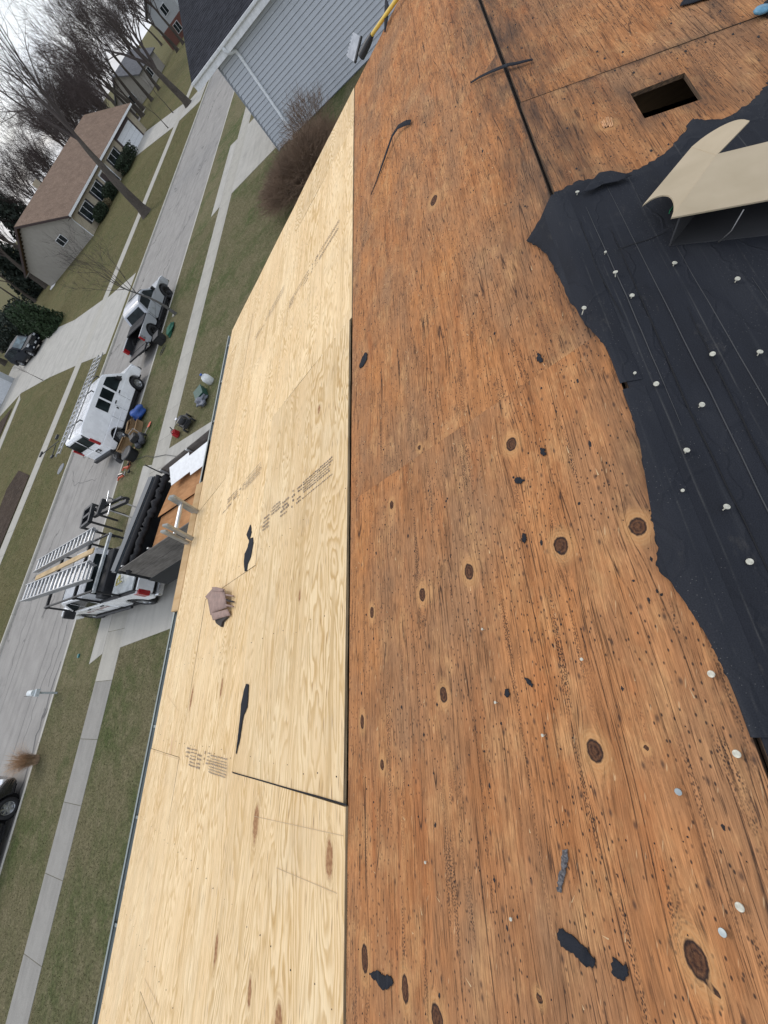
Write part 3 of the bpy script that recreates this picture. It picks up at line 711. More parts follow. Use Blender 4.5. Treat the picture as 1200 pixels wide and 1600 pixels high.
# front tongues lapping over the ridge onto the street slope
tong1 = [(1.542,0.228),(1.482,0.285),(1.449,0.348),(1.374,0.319),(1.298,0.298),(1.198,0.290),(1.075,0.281),(0.956,0.263),(0.890,0.247),(0.834,0.234),(0.770,0.228)]
t1 = [(x, max(s, S0 + .001)) for x, s in tong1]; t1 = [(t1[0][0], S0)] + t1[1:] + [(t1[-1][0] - .03, S0 + (t1[-1][1] - S0) * .35), (t1[-1][0] - .07, S0)]
felt_mesh('felt_flap', rag(t1, .0035, 5, 6), PF, .007, .03, .001, 6)
tong2 = [(0.610,0.227),(0.532,0.235),(0.452,0.247),(0.376,0.258),(0.310,0.267),(0.273,0.273),(0.245,0.285),(0.212,0.272),(0.167,0.258),(0.119,0.247),(0.094,0.241),(0.072,0.239)]
t2 = [(tong2[0][0] + .07, S0)] + [(tong2[0][0] + .03, S0 + (tong2[0][1] - S0) * .4)] + [(x, max(s, S0 + .001)) for x, s in tong2] + [(tong2[-1][0] - .03, S0 + (tong2[-1][1] - S0) * .6), (tong2[-1][0] - .08, S0 + (tong2[-1][1] - S0) * .2), (tong2[-1][0] - .14, S0)]
felt_mesh('felt_flap', rag(t2, .0035, 5, 7), PF, .007, .03, .001, 7)
# felt bent over the ridge line itself so slope and flap join
def ridge_fold(xa, xb, tg):
    tg = sorted(tg)
    def wid(x):
        for (a, sa), (b, sb) in zip(tg[:-1], tg[1:]):
            if a <= x <= b: return max(.003, min(.04, sa + (sb - sa) * (x - a) / max(b - a, 1e-6) - S0))
        return .003
    m = MB(); n = int(abs(xa - xb) / .03) + 2; P = []; pos = []
    for i in range(n + 1):
        x = xa + (xb - xa) * i / n
        for q in (PB(x, .04, .0100), PB(x, .008, .0115), RIDGE0 + Vector((x, 0, .0115)), PF(x, S0 + .2 * wid(x), .0115), PF(x, S0 + wid(x), .0095)):
            P.append(q)
    m.add(P, [(i * 5 + k, (i + 1) * 5 + k, (i + 1) * 5 + k + 1, i * 5 + k + 1) for i in range(n) for k in range(4)], True)
    o = m.build('felt_fold', M_FELT, house)
    o.data.attributes.new('pos', 'FLOAT_VECTOR', 'POINT').data.foreach_set('vector', [c for p_ in P for c in (p_.x, p_.y, 0.)])
ridge_fold(t1[0][0] - .01, t1[-1][0], t1); ridge_fold(t2[0][0], t2[-1][0], t2)
# slits and raised creases in the felt
M_CREASE = plain('felt_crease', (.05, .05, .05), .7); M_SLIT = plain('felt_slit', (.006, .006, .007), .9)
def strip_on(frame, pts2, w, up, name, mat, parent, seed=0, taper=True):
    rnd = random.Random(seed); m = MB(); P = []
    n = len(pts2)
    for i, q in enumerate(pts2):
        a = Vector(pts2[max(i - 1, 0)]); b = Vector(pts2[min(i + 1, n - 1)]); d = (b - a).normalized(); nn = Vector((-d.y, d.x))
        ww = w * (.25 + .75 * sin(pi * (i + .5) / n) if taper else 1) / 2
        P += [frame(q[0] - nn.x * ww, q[1] - nn.y * ww, up), frame(q[0], q[1], up + w * .10), frame(q[0] + nn.x * ww, q[1] + nn.y * ww, up)]
    m.add(P, [(3 * i + k, 3 * i + 3 + k, 3 * i + 4 + k, 3 * i + 1 + k) for i in range(n - 1) for k in (0, 1)], True)
    return m.build(name, mat, parent)
def wob(pts2, n, amp, seed):
    r_ = random.Random(seed); out = []
    for i in range(len(pts2) - 1):
        a, b = Vector(pts2[i]), Vector(pts2[i + 1])
        for k in range(n): out.append(tuple(a.lerp(b, k / n) + Vector((0, r_.uniform(-amp, amp)))))
    return out + [tuple(pts2[-1])]
for i, (b_, xa, xb) in enumerate(((.075, 1.42, .55), (.155, 1.50, -.25), (.245, 1.15, -.1), (.36, .95, -.3), (.52, .8, -.4), (.71, 1.0, -.2))):
    strip_on(PB, wob([(xa, b_), ((xa + xb) / 2, b_ + .006), (xb, b_ + .004)], 10, .0006, i), .0026, .0098, 'felt_crease', M_CREASE, felt)
for i, (b_, xa, xb) in enumerate(((.045, 1.36, .9), (.115, 1.28, -.1), (.20, .9, .0), (.43, .7, .2))):
    strip_on(PB, wob([(xa, b_), ((xa + xb) / 2, b_ - .008), (xb, b_ + .01)], 10, .0008, 20 + i), .0032, .0100, 'felt_slit', M_SLIT, felt)
strip_on(PB, wob([(1.180,0.104),(1.188,0.146),(1.189,0.188),(1.200,0.241)], 6, .0012, 33), .0032, .0100, 'felt_slit', M_SLIT, felt)

# ---------------------------------------------------------------- small things on the roof
M_CAPW = plain('nail_cap_pale', (.58, .56, .46), .5, vary=.3, sc=120.); M_CAPG = plain('nail_cap_zinc', (.42, .46, .45), .3, .8); M_NAIL = plain('nail_steel', (.30, .29, .28), .35, .9)
# cap nails: disc head on a shank standing a little proud
def nail_mesh(mat, r):
    m = MB(); m.lathe([(r * .2, -.012), (r * .2, .009), (r * .98, .009), (r, .0102), (r * .94, .0112), (r * .25, .0114)], n=14, smooth=False); return m.mesh('cap_nail', mat)
ME_NW, ME_NG, ME_NS = nail_mesh(M_CAPW, .0062), nail_mesh(M_CAPG, .0060), nail_mesh(M_CAPW, .0036)
def qn(n): return n.to_track_quat('Z', 'Y').to_euler()
rnd = random.Random(11)
def nails(frame, n, pts2, me, parent, up=0.002):
    for x, s in pts2:
        o = bpy.data.objects.new('cap_nail', me); link(o, parent); o.location = frame(x, s, up + rnd.uniform(-.002, .003))
        e = (n + Vector((rnd.uniform(-.22, .22), rnd.uniform(-.22, .22), 0))).normalized(); o.rotation_euler = qn(e)
nails(PF, NF, [(0.031,0.253),(-0.093,0.258),(-0.304,0.324)], ME_NW, house); nails(PF, NF, [(-0.156,0.365),(-0.345,0.359)], ME_NG, house)
nails(PF, NF, [(0.182,0.758),(0.077,0.489),(-0.444,0.787),(-0.400,1.062),(-0.078,0.621),(-0.007,0.746)], ME_NS, house, 0.0)
nails(PB, NB, [(0.972,-0.033),(1.076,0.075),(0.947,0.322),(0.674,0.062),(0.479,0.065),(0.336,0.089),(1.495,0.066),(0.463,0.229),(0.704,0.282),(0.729,0.199),(0.591,0.128),(0.225,0.092),(0.978,0.090),(1.060,0.216)], ME_NW, felt, .008)
nails(PB, NB, [(1.177,0.072),(0.389,0.032),(0.717,0.028)], ME_NS, felt, .006)

# torn bits of felt lying on the deck, each a thing of its own
def scrap(name, label, px, frame=PF, up=.009, seed=0, cat='felt scrap', ragg=.0030, lift=None, mat=None, spacing=.02):
    o = felt_mesh(name, rag(px, ragg, 4, seed), frame, max(.0035, up - .0045), spacing, .0004, seed, None, mat, lift, .0015)
    return tag(o, label, cat)
scrap('felt_scrap', 'black felt shred bridging the joint between two new sheets, below the leather pouch', [(0.129,2.589),(0.120,2.545),(0.068,2.538),(-0.000,2.527),(-0.044,2.574),(-0.100,2.585),(-0.165,2.593),(-0.239,2.618),(-0.234,2.631),(-0.150,2.630),(-0.067,2.628),(0.018,2.637),(0.088,2.618)], up=.0145, seed=1)
scrap('felt_scrap', 'black torn felt piece on new plywood above the leather pouch', [(1.288,2.884),(1.205,2.832),(1.161,2.858),(1.148,2.790),(1.098,2.763),(0.994,2.781),(0.948,2.830),(0.893,2.825),(0.908,2.881),(0.994,2.923),(1.058,2.931),(1.099,2.878),(1.148,2.867),(1.222,2.944)], up=.0145, seed=2)
scrap('felt_scrap', 'ragged black felt scrap beside two knots at the bottom of the old deck', [(-0.714,1.340),(-0.695,1.302),(-0.694,1.271),(-0.685,1.236),(-0.695,1.225),(-0.719,1.255),(-0.726,1.279),(-0.719,1.302),(-0.719,1.327)], up=.008, seed=3)
scrap('felt_scrap', 'largest long black felt scrap on the lower old deck', [(-0.427,0.667),(-0.424,0.658),(-0.429,0.645),(-0.435,0.627),(-0.439,0.611),(-0.451,0.598),(-0.463,0.603),(-0.469,0.618),(-0.460,0.633),(-0.456,0.652),(-0.455,0.668),(-0.441,0.673)], up=.008, seed=4)
scrap('felt_scrap', 'notched black felt scrap right of the largest one', [(-0.436,0.561),(-0.439,0.552),(-0.442,0.546),(-0.440,0.537),(-0.452,0.536),(-0.464,0.548),(-0.465,0.559),(-0.459,0.569)], up=.008, seed=5)
scrap('felt_scrap', 'narrow grey felt sliver near the new plywood edge high up', [(1.776,1.331),(1.745,1.307),(1.708,1.314),(1.686,1.351),(1.698,1.382),(1.722,1.389),(1.759,1.363)], up=.007, seed=6)
scrap('felt_scrap', 'small oval felt bit between two large knots', [(0.420,0.576),(0.414,0.569),(0.397,0.570),(0.388,0.578),(0.396,0.585),(0.413,0.583)], up=.007, seed=7, spacing=.01)
scrap('felt_scrap', 'small lozenge felt bit below the uppermost round knot', [(0.595,0.568),(0.591,0.555),(0.576,0.541),(0.568,0.553),(0.575,0.568),(0.587,0.574)], up=.007, seed=8, spacing=.01)
scrap('felt_scrap', 'small dark felt bit right of the uppermost round knot', [(0.649,0.472),(0.641,0.462),(0.620,0.460),(0.618,0.469),(0.628,0.475)], up=.007, seed=9, spacing=.01)
scrap('felt_scrap', 'small felt bit stuck on the faint cross joint of the old deck', [(0.968,0.411),(0.953,0.403),(0.923,0.403),(0.927,0.413),(0.946,0.418)], up=.007, seed=10, spacing=.01)
scrap('felt_scrap', 'tiny dark felt bit on the old deck left of the small pale nail', [(0.024,0.715),(0.025,0.703),(0.011,0.701),(0.004,0.713),(0.012,0.719)], up=.007, seed=12, spacing=.01)
scrap('felt_scrap', 'tiny slanted felt bit above the small dark knot-side nail', [(0.050,0.649),(0.043,0.637),(0.031,0.627),(0.025,0.634),(0.035,0.646)], up=.007, seed=13, spacing=.01)
scrap('felt_scrap', 'dark felt triangle on the back deck at the top of the photo', [(2.510,0.675),(2.596,0.727),(2.530,0.826),(2.481,0.794),(2.495,0.736)], PB, up=.012, seed=14)
scrap('felt_scrap', 'dark felt corner by the blue lump at the upper right', [(2.248,0.851),(2.299,0.886),(2.320,0.940),(2.197,0.895),(2.187,0.860)], PB, up=.012, seed=15)
t = NT('shingle_grit'); c = t.coord(); n_ = t.vor(c, 320., out='Color'); M_GRIT = t.done(t.mix(t.rng(n_, 0, 1), (.02, .018, .022), (.20, .19, .19)), .9)
scrap('shingle_scrap', 'gritty black shingle sliver on the lower old deck', [(-0.292,0.627),(-0.288,0.614),(-0.309,0.618),(-0.329,0.627),(-0.366,0.646),(-0.366,0.656),(-0.347,0.649),(-0.318,0.636)], up=.008, seed=16, cat='shingle scrap', mat=M_GRIT)
# curled strip standing off the deck
def ribbon(name, label, pts2, w, heights, frame=PF, mat=None, cat='felt strip'):
    m = MB(); n = len(pts2); P = []
    for i, q in enumerate(pts2):
        a = Vector(pts2[max(i - 1, 0)]); b = Vector(pts2[min(i + 1, n - 1)]); d = (b - a).normalized(); nn = Vector((-d.y, d.x)); ww = w[i] / 2
        P += [frame(q[0] - nn.x * ww, q[1] - nn.y * ww, heights[i]), frame(q[0] + nn.x * ww, q[1] + nn.y * ww, heights[i] + ww * .5)]
    P2 = [Vector(p_) - NF * .002 for p_ in P]
    F = [(2 * i, 2 * i + 2, 2 * i + 3, 2 * i + 1) for i in range(n - 1)]; k = len(P)
    m.add(P + P2, F + [tuple(q + k for q in f[::-1]) for f in F] + [(2 * i, 2 * i + k, 2 * i + 2 + k, 2 * i + 2) for i in range(n - 1)] + [(2 * i + 1, 2 * i + 3, 2 * i + 3 + k, 2 * i + 1 + k) for i in range(n - 1)], True)
    o = m.build(name, mat or M_FELT)
    o.data.attributes.new('pos', 'FLOAT_VECTOR', 'POINT').data.foreach_set('vector', [c_ for p_ in P + P2 for c_ in (p_[0], p_[1], 0.)])
    return tag(o, label, cat)
ribbon('felt_strip', 'long curved black felt strip with a hooked end on the upper old deck', [(3.210,1.244),(3.266,1.167),(3.329,1.091),(3.382,1.018),(3.414,0.960),(3.398,0.895),(3.332,0.835),(3.293,0.802)], [.002, .010, .017, .020, .021, .024, .028, .024], [.004, .006, .012, .02, .028, .03, .022, .010])
# folded strip crossing the ridge gap: front half and back half
fr_half = [(2.807,0.388),(2.737,0.338),(2.646,0.284),(2.566,0.241)]; bk_half = [(2.545,0.004),(2.537,0.042),(2.535,0.080),(2.532,0.112)]
m = MB(); pts_all = [(PF(x, s, .010 + .004 * i), .006 + .003 * i) for i, (x, s) in enumerate(fr_half)] + [(PB(x, max(b, .01), .018 - .003 * i), .016 - .003 * i) for i, (x, b) in enumerate(bk_half)]
P = []
for i, (q, w_) in enumerate(pts_all): P += [q + Vector((-w_, 0, 0)), q + Vector((w_ * .6, 0, .002))]
P2 = [Vector(q) - Vector((0, 0, .002)) for q in P]; k = len(P); F = [(2 * i, 2 * i + 2, 2 * i + 3, 2 * i + 1) for i in range(len(pts_all) - 1)]
m.add(P + P2, F + [tuple(q + k for q in f[::-1]) for f in F] + [(2 * i, 2 * i + k, 2 * i + 2 + k, 2 * i + 2) for i in range(len(pts_all) - 1)] + [(2 * i + 1, 2 * i + 3, 2 * i + 3 + k, 2 * i + 1 + k) for i in range(len(pts_all) - 1)], True)
o = m.build('felt_strip', M_FELT); o.data.attributes.new('pos', 'FLOAT_VECTOR', 'POINT').data.foreach_set('vector', [c_ for p_ in P + P2 for c_ in (p_[0], p_[1], 0.)])
tag(o, 'straight dark felt strip lying across the open ridge gap', 'felt strip')
# raised dog-ear of torn felt at the ridge end of the felt
de = [(1.478,0.076),(1.508,0.102),(1.553,0.144),(1.544,0.177),(1.488,0.225),(1.478,0.185),(1.486,0.140),(1.474,0.108)]
ear = felt_mesh('felt_dog_ear', de, PB, .0105, .02, .0006, 8, felt, None, lambda x, b: .012)

# black crumbs, staples and splinters strewn over the old deck: countless
rnd = random.Random(77); m = MB(); V = []
for i in range(900):
    u = rnd.random(); x = -2.2 + 6.8 * u; s = rnd.uniform(S0 + .03, SEAM - .05); sz = rnd.choice((.0018, .0025, .003, .004, .006)) * rnd.uniform(.6, 1.2)
    a = rnd.uniform(0, pi); n = rnd.randint(4, 6); L = rnd.uniform(1, 2.4)
    loop = []
    for k in range(n):
        th = 2 * pi * k / n; rr = sz * rnd.uniform(.6, 1.1); px_, py_ = cos(th) * rr * L, sin(th) * rr
        loop.append((x + px_, s + py_))
    z0 = .0025; vs_ = [PF(q[0], q[1], z0 - .004) for q in loop] + [PF(x, s, z0 + sz * .35)]
    m.add(vs_, [(k, (k + 1) % n, n) for k in range(n)])
for row in range(13):          # nail holes in rows over the rafters
    for k in range(22):
        x = X0 + .3 + (row + 2) * .61 + rnd.gauss(0, .010); s = S0 + .05 + k * .055 + rnd.uniform(-.02, .02); sz = rnd.uniform(.0014, .0032)
        if s > SEAM - .04 or x > X1 - .05 or rnd.random() < .3: continue
        vs_ = [PF(x + cos(2 * pi * q / 5) * sz * rnd.uniform(.8, 1.8), s + sin(2 * pi * q / 5) * sz, -.001) for q in range(5)] + [PF(x, s, .0028)]
        m.add(vs_, [(q, (q + 1) % 5, 5) for q in range(5)])
for row in range(14):          # nail heads in rows in the new sheets
    for k in range(24):
        x = X0 + .3 + (row + 1) * .61 + rnd.gauss(0, .012); s = SEAM + .05 + k * .15 + rnd.uniform(-.03, .03); sz = .0032
        if s > EAVE - .03 or x > X1 - .05 or rnd.random() < .12: continue
        vs_ = [PF(x + cos(2 * pi * q / 6) * sz, s + sin(2 * pi * q / 6) * sz, .006) for q in range(6)] + [PF(x, s, .0092)]
        m.add(vs_, [(q, (q + 1) % 6, 6) for q in range(6)])
for i in range(160):
    x = rnd.uniform(.2, 4.5); s = rnd.uniform(.02, .9); sz = rnd.uniform(.002, .005)
    if HOLE[2][0] - .02 < x < HOLE[0][0] + .02 and .33 < s < .57: continue
    vs_ = [PB(x + cos(2 * pi * k / 5) * sz * 1.7, s + sin(2 * pi * k / 5) * sz, 0.0) for k in range(5)] + [PB(x, s, .003 + sz * .4)]
    m.add(vs_, [(k, (k + 1) % 5, 5) for k in range(5)])
o = m.build('roof_crumbs', plain('mastic_crumb', (.028, .025, .026), .9, vary=.4)); o['kind'] = 'stuff'; o['label'] = 'black specks of mastic and grit strewn on the old deck'
m = MB()
for i in range(230):
    x = rnd.uniform(-2., 4.8); s = rnd.uniform(S0 + .03, SEAM - .04); L = rnd.uniform(.003, .011); w_ = rnd.uniform(.0005, .0013); a = rnd.gauss(.0, .5)
    d = Vector((cos(a), sin(a))); nn = Vector((-d.y, d.x)); z = .004 + rnd.random() * .004
    m.add([PF(x - d.x * L - nn.x * w_, s - d.y * L - nn.y * w_, z), PF(x + d.x * L, s + d.y * L, z + rnd.uniform(0, .006)), PF(x - d.x * L + nn.x * w_, s - d.y * L + nn.y * w_, z + .001)], [(0, 1, 2)])
for i in range(140):
    x = rnd.uniform(-2., 5.2); s = rnd.uniform(SEAM + .03, EAVE - .05); L = rnd.uniform(.004, .014); w_ = rnd.uniform(.0008, .0016); a = rnd.uniform(0, pi)
    d = Vector((cos(a), sin(a))); nn = Vector((-d.y, d.x)); z = .010
    m.add([PF(x - d.x * L - nn.x * w_, s - d.y * L - nn.y * w_, z), PF(x + d.x * L, s + d.y * L, z + .002), PF(x - d.x * L + nn.x * w_, s - d.y * L + nn.y * w_, z)], [(0, 1, 2)])
o = m.build('wood_splinters', plain('splinter_wood', (.62, .44, .24), .8, vary=.4)); o['kind'] = 'stuff'; o['label'] = 'pale wood splinters scattered over the roof deck'

# grade stamps printed on the new sheets (illegible rows of ink)
M_INK = plain('stamp_ink', (.20, .155, .125), .85, vary=.5, sc=60.)
def stamp(name, x0, s0, sx, ss, seed, dens=.78):
    """rows run up the slope; sx: size along x, ss: along s"""
    r_ = random.Random(seed); m = MB()
    blocks = [(0, .12, 5), (.13, .30, 6), (.31, .42, 5), (.47, .50, 4), (.54, .60, 6), (.62, .98, 8)]
    for a, b, rows in blocks:
        for k in range(rows):
            if r_.random() > dens: continue
            ya = k / rows * sx; hgt = sx / rows * r_.uniform(.35, .62); t_ = a + r_.uniform(0, .02); end = b - r_.uniform(0, .12) * (b - a)
            while t_ < end:
                l = r_.uniform(.006, .018); w_ = hgt * r_.uniform(.6, 1.0); o_ = hgt * r_.uniform(0, .3)
                q = [(x0 + ya + o_, s0 - t_ * ss), (x0 + ya + o_ + w_, s0 - t_ * ss), (x0 + ya + o_ + w_, s0 - (t_ + l) * ss), (x0 + ya + o_, s0 - (t_ + l) * ss)]
                m.add([PF(x, s, .0098) for x, s in q], [(0, 1, 2, 3)]); t_ += l + r_.uniform(.004, .009)
    o = m.build('grade_stamp', M_INK, house); o['kind'] = 'stuff'; return o
stamp('a', 1.13, 2.62, .15, 1.0, 1); stamp('b', -.37, 3.70, .12, .98, 2); stamp('c', 1.72, 3.78, .12, 1.0, 3, .6); stamp('d', 3.42, 2.58, .13, .95, 4, .6); stamp('e', 3.9, 3.7, .13, .95, 5, .6)
# chalk / pencil lines across the sheets and red marker dab
M_PENC = plain('chalk_line', (.46, .345, .21), .9); M_RED = plain('red_marker', (.58, .30, .24), .8, vary=.4, sc=40.)
for i, q in enumerate(([(-0.352,4.885),(-0.351,3.812)], [(0.135,4.732),(-0.009,4.160)], [(-0.478,2.282),(-0.415,1.480)], [(-0.612,1.997),(-0.577,1.516)], [(-1.550,3.817),(-1.527,3.416)])):
    strip_on(PF, q, .002, .0088, 'chalk_line', M_PENC, house, taper=False)
strip_on(PF, wob([(-0.195,4.191),(-0.276,4.192),(-0.353,4.171)], 5, .002, 5), .007, .0085, 'marker_dab', M_RED, house); strip_on(PF, wob([(-0.224,4.077),(-0.301,4.058),(-0.337,4.051)], 5, .002, 6), .004, .0085, 'marker_dab', M_RED, house)
# black tar dashes along the open cross joint of the new sheets
strip_on(PF, wob([(-0.331,2.646),(-0.328,2.243),(-0.327,1.923),(-0.324,1.668),(-0.324,1.461)], 8, .001, 3), .006, .0092, 'joint_gap', M_SLIT, house, taper=False)
# wood chunk torn out of the back deck
m = MB(); cx, cb = [(1.859,0.247)][0]
for k in range(7):
    a = rnd.uniform(-.3, .3); L = rnd.uniform(.012, .026); m.bar(PB(cx - L, cb - .014 + .0045 * k, .002), PB(cx + L, cb - .014 + .0045 * k + a * .02, .004 + rnd.random() * .008), .003, .002, NB)
tag(m.build('splintered_knot', plain('raw_splinter', (.55, .30, .15), .8, vary=.5, sc=50.)), 'raised splinters of torn pinkish wood left of the vent opening', 'splinters')
# blue-grey lump at the upper right corner
bx, bb = [(2.218,0.844)][0]
m = MB(); m.lathe([(.004, -.002), (.022, .0), (.027, .006), (.022, .013), (.008, .016)], PB(bx, bb, .014), 12, NB.to_track_quat('Z', 'Y').to_matrix()); tag(m.build('blue_disc', plain('blue_cap_paint', (.10, .25, .36), .4, vary=.3, sc=60.)), 'small blue disc lying by felt at the upper right corner', 'cap')

# ---- cardboard carton with open flaps on the felt
t = NT('cardboard'); c = t.coord(); n_ = t.noise(t.vmul(c, (1, 1, 1)), 9., 4); f_ = t.noise(t.vmul(c, (30., 300., 30.)), 1., 2)
t.bump(f_, .1, .001); M_CARD = t.done(t.mix(t.rng(n_, .3, .7), (.40, .325, .215), (.47, .385, .265)), .85)
M_CARDIN = plain('carton_inside_shade', (.045, .045, .048), .7); M_GREEN = plain('carton_green_print', (.03, .30, .12), .6)  # carton body: shade under the lid put into a near-black colour

c_o = PB(1.2, .36, 0)
carton = thing('carton', 'open tan cardboard carton with its flaps raised on the black felt', 'carton', tuple(c_o))
def cp_(x, b, hgt): return PB(x, b, hgt) - c_o
A_, B2_ = (1.127, .202), (1.334, .375); dA = (-.06, .34); dB = (-.045, .34)
m = MB(); m.panel([cp_(*A_, .10), cp_(*B2_, .10), cp_(B2_[0] + dB[0], B2_[1] + dB[1], .105), cp_(A_[0] + dA[0], A_[1] + dA[1], .105)], .004); m.build('lid', M_CARD, carton)
D_, E_ = (1.262, .181), (1.462, .366); N = 12
def ruled(name, ca, cb, th, mat, parent):
    n = len(ca); up_ = NB * th; P = list(ca) + list(cb) + [q - up_ for q in ca] + [q - up_ for q in cb]; F = []
    for i in range(n - 1):
        F += [(i, i + 1, n + i + 1, n + i), (2 * n + i, 3 * n + i, 3 * n + i + 1, 2 * n + i + 1), (i, 2 * n + i, 2 * n + i + 1, i + 1), (n + i, n + i + 1, 3 * n + i + 1, 3 * n + i)]
    F += [(0, n, 3 * n, 2 * n), (n - 1, 3 * n - 1, 4 * n - 1, 2 * n - 1)]
    m = MB(); m.add(P, F); return m.build(name, mat, parent)
ca, cb = [], []
for k in range(N + 1):      # side panel with an arched hand-hole edge
    t_ = k / N; a = Vector(A_).lerp(Vector(D_), t_); b = Vector(B2_).lerp(Vector(E_), t_); z_ = .099 - .033 * t_; bow = .26 * sin(pi * t_) ** .6
    q = a.lerp(b, bow); ca.append(cp_(q.x, q.y, z_)); cb.append(cp_(b.x, b.y, z_))
ruled('side_flap', ca, cb, .004, M_CARD, carton)
ca, cb = [], []
for k in range(13):        # rounded dust flap
    t_ = k / 12; q = Vector(E_).lerp(Vector(B2_), t_); z_ = .066 + .033 * t_; prof = .098 * sin(pi / 2 * min(1., t_ * 1.15)) ** .7
    ca.append(cp_(q.x, q.y, z_ + .0008)); cb.append(cp_(q.x + prof * .66 - .012 * t_, q.y + prof * .84, z_ + prof * .32))
ruled('dust_flap', ca, cb, .004, M_CARD, carton)
m = MB()
for a, b in (((1.30, .38), (1.25, .70)), ((1.25, .70), (1.06, .55)), ((1.14, .23), (1.30, .38))):
    m.panel([cp_(*a, .008), cp_(*b, .008), cp_(*b, .093), cp_(*a, .093)], .004)
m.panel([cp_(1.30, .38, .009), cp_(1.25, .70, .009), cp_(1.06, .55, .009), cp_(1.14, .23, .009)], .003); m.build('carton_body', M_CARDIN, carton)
m = MB(); m.panel([cp_(1.262, .262, .02), cp_(1.275, .274, .02), cp_(1.275, .274, .03), cp_(1.262, .262, .03)], .002); m.build('green_print', M_GREEN, carton)
m = MB(); m.tube([cp_(1.10, .36, .09), cp_(1.085, .345, .05), cp_(1.10, .335, .014)], .002, 6); m.build('closure_wire', M_NAIL, carton)

# ---- crumpled leather pouch on the new plywood
M_LEA = plain('brown_leather', (.30, .20, .165), .75, 0, .25, 22., bump=.3); M_LEAD = plain('dark_leather', (.03, .022, .02), .8)
px = [(0.749,3.336)][0]; po = PF(px[0], px[1], .012)
pouch = thing('leather_pouch', 'crumpled brown leather tool pouch lying on the new pale plywood', 'tool pouch', tuple(po))
FX = Vector((1, 0, 0))
def pp(q, hgt): x, s = q; return PF(x, s, hgt + .012) - po
body = [(0.903,3.439),(0.818,3.152),(0.676,3.080),(0.687,3.277),(0.685,3.469),(0.834,3.577),(0.867,3.630)]
hs = [.055, .045, .03, .03, .035, .05, .06]
def leather(name, outline, hgts, mat, sub=4, th=.005):
    c = Vector((0, 0, 0)); P = [pp(q, z) for q, z in zip(outline, hgts)]
    for q in P: c += q / len(P)
    c += NF * .007
    n = len(P); R_in = [q.lerp(c, .3) + NF * .004 for q in P]
    vs_ = P + R_in + [c]; F = [(i, (i + 1) % n, n + (i + 1) % n, n + i) for i in range(n)] + [(n + i, n + (i + 1) % n, 2 * n) for i in range(n)]
    P2 = [v - NF * th for v in vs_]; k = len(vs_)
    m = MB(); m.add(vs_ + P2, F + [tuple(q + k for q in f[::-1]) for f in F] + [(i, i + k, (i + 1) % n + k, (i + 1) % n) for i in range(n)], True)
    return m.build(name, mat, pouch, recalc=False)
leather('body_panel', body, hs, M_LEA)
leather('front_flap', [(0.684,3.403),(0.676,3.241),(0.668,3.091),(0.612,3.041),(0.623,3.218),(0.629,3.376)], [.05, .035, .02, .008, .02, .035], M_LEA)
leather('top_fold', [(0.913,3.460),(0.884,3.333),(0.826,3.140),(0.811,3.164),(0.863,3.404)], [.062, .062, .05, .052, .062], M_LEA)
m = MB()
for k in range(3):
    a = [(0.616,3.354),(0.576,3.258),(0.607,3.241)][k]
q = [(0.665,3.443),(0.608,3.366),(0.556,3.218),(0.592,3.205),(0.612,3.097),(0.634,3.347)]
m.add([pp(a, .012) for a in q] + [pp(a, -.008) for a in q], [tuple(range(6)), tuple(range(11, 5, -1))] + [(i, i + 6, (i + 1) % 6 + 6, (i + 1) % 6) for i in range(6)]); m.build('pouch_mouth', M_LEAD, pouch)
for k, q in enumerate(([(0.785,3.139),(0.752,3.026)], [(0.739,3.106),(0.702,2.994)], [(0.700,3.104),(0.669,2.995)])):
    m = MB(); m.tube([pp(q[0], .03), pp(((q[0][0] + q[1][0]) / 2, (q[0][1] + q[1][1]) / 2), .038), pp(q[1], .006)], [.007, .008, .005], 6); m.build('strap_loop', M_LEA if k != 1 else M_LEAD, pouch)

# ---- yellow handled stripping shovel lying by the gable edge
M_YEL = plain('yellow_fibreglass', (.62, .42, .06), .35, 0, .15); M_BLK = plain('black_plastic', (.018, .018, .02), .45); M_STEEL = plain('worn_steel', (.34, .35, .36), .35, .85, .3, 14.)
ha = PF(*[(5.574,1.108)][0], .05); hb = PF(*[(5.187,0.668)][0], .05); so = PF(*[(5.574,1.210)][0], 0)
d_ = (hb - ha).normalized(); hb = ha + d_ * 1.15
shov = thing('stripping_shovel', 'yellow handled roof stripping shovel lying at the far gable edge', 'shovel', tuple(so))
m = MB(); m.tube([ha - so, hb - so], .0165, 12); m.build('handle', M_YEL, shov)
sk = PF(*[(5.646,1.294)][0], .04)
m = MB(); m.tube([ha - so - d_ * .0, ha.lerp(sk, .35) - so, sk - so], [.021, .033, .036], 12); m.build('socket', M_BLK, shov)
side_ = d_.cross(NF).normalized()
bl = [[(5.992,1.267)][0], [(6.259,1.345)][0], [(6.075,1.488)][0], [(5.799,1.404)][0]]
m = MB(); m.panel([PF(x, s, z_) - so for (x, s), z_ in zip(bl, (.05, .10, .09, .03))], .003)
bv = MB(); 
a3 = [PF(x, s, z_) - so for (x, s), z_ in zip(bl, (.05, .10, .09, .03))]
for k in range(7):
    t_ = k / 7; e0 = a3[1].lerp(a3[2], t_ + .02); e1 = a3[1].lerp(a3[2], t_ + .11); tp = (e0 + e1) / 2 + (a3[1] - a3[0]).normalized() * .035
    m.panel([e0, e1, tp], .003)
m.build('toothed_blade', M_STEEL, shov)
m = MB(); m.bar(a3[0] + NF * .01, a3[3] + NF * .01, .02, .02); m.build('blade_brace', M_BLK, shov)
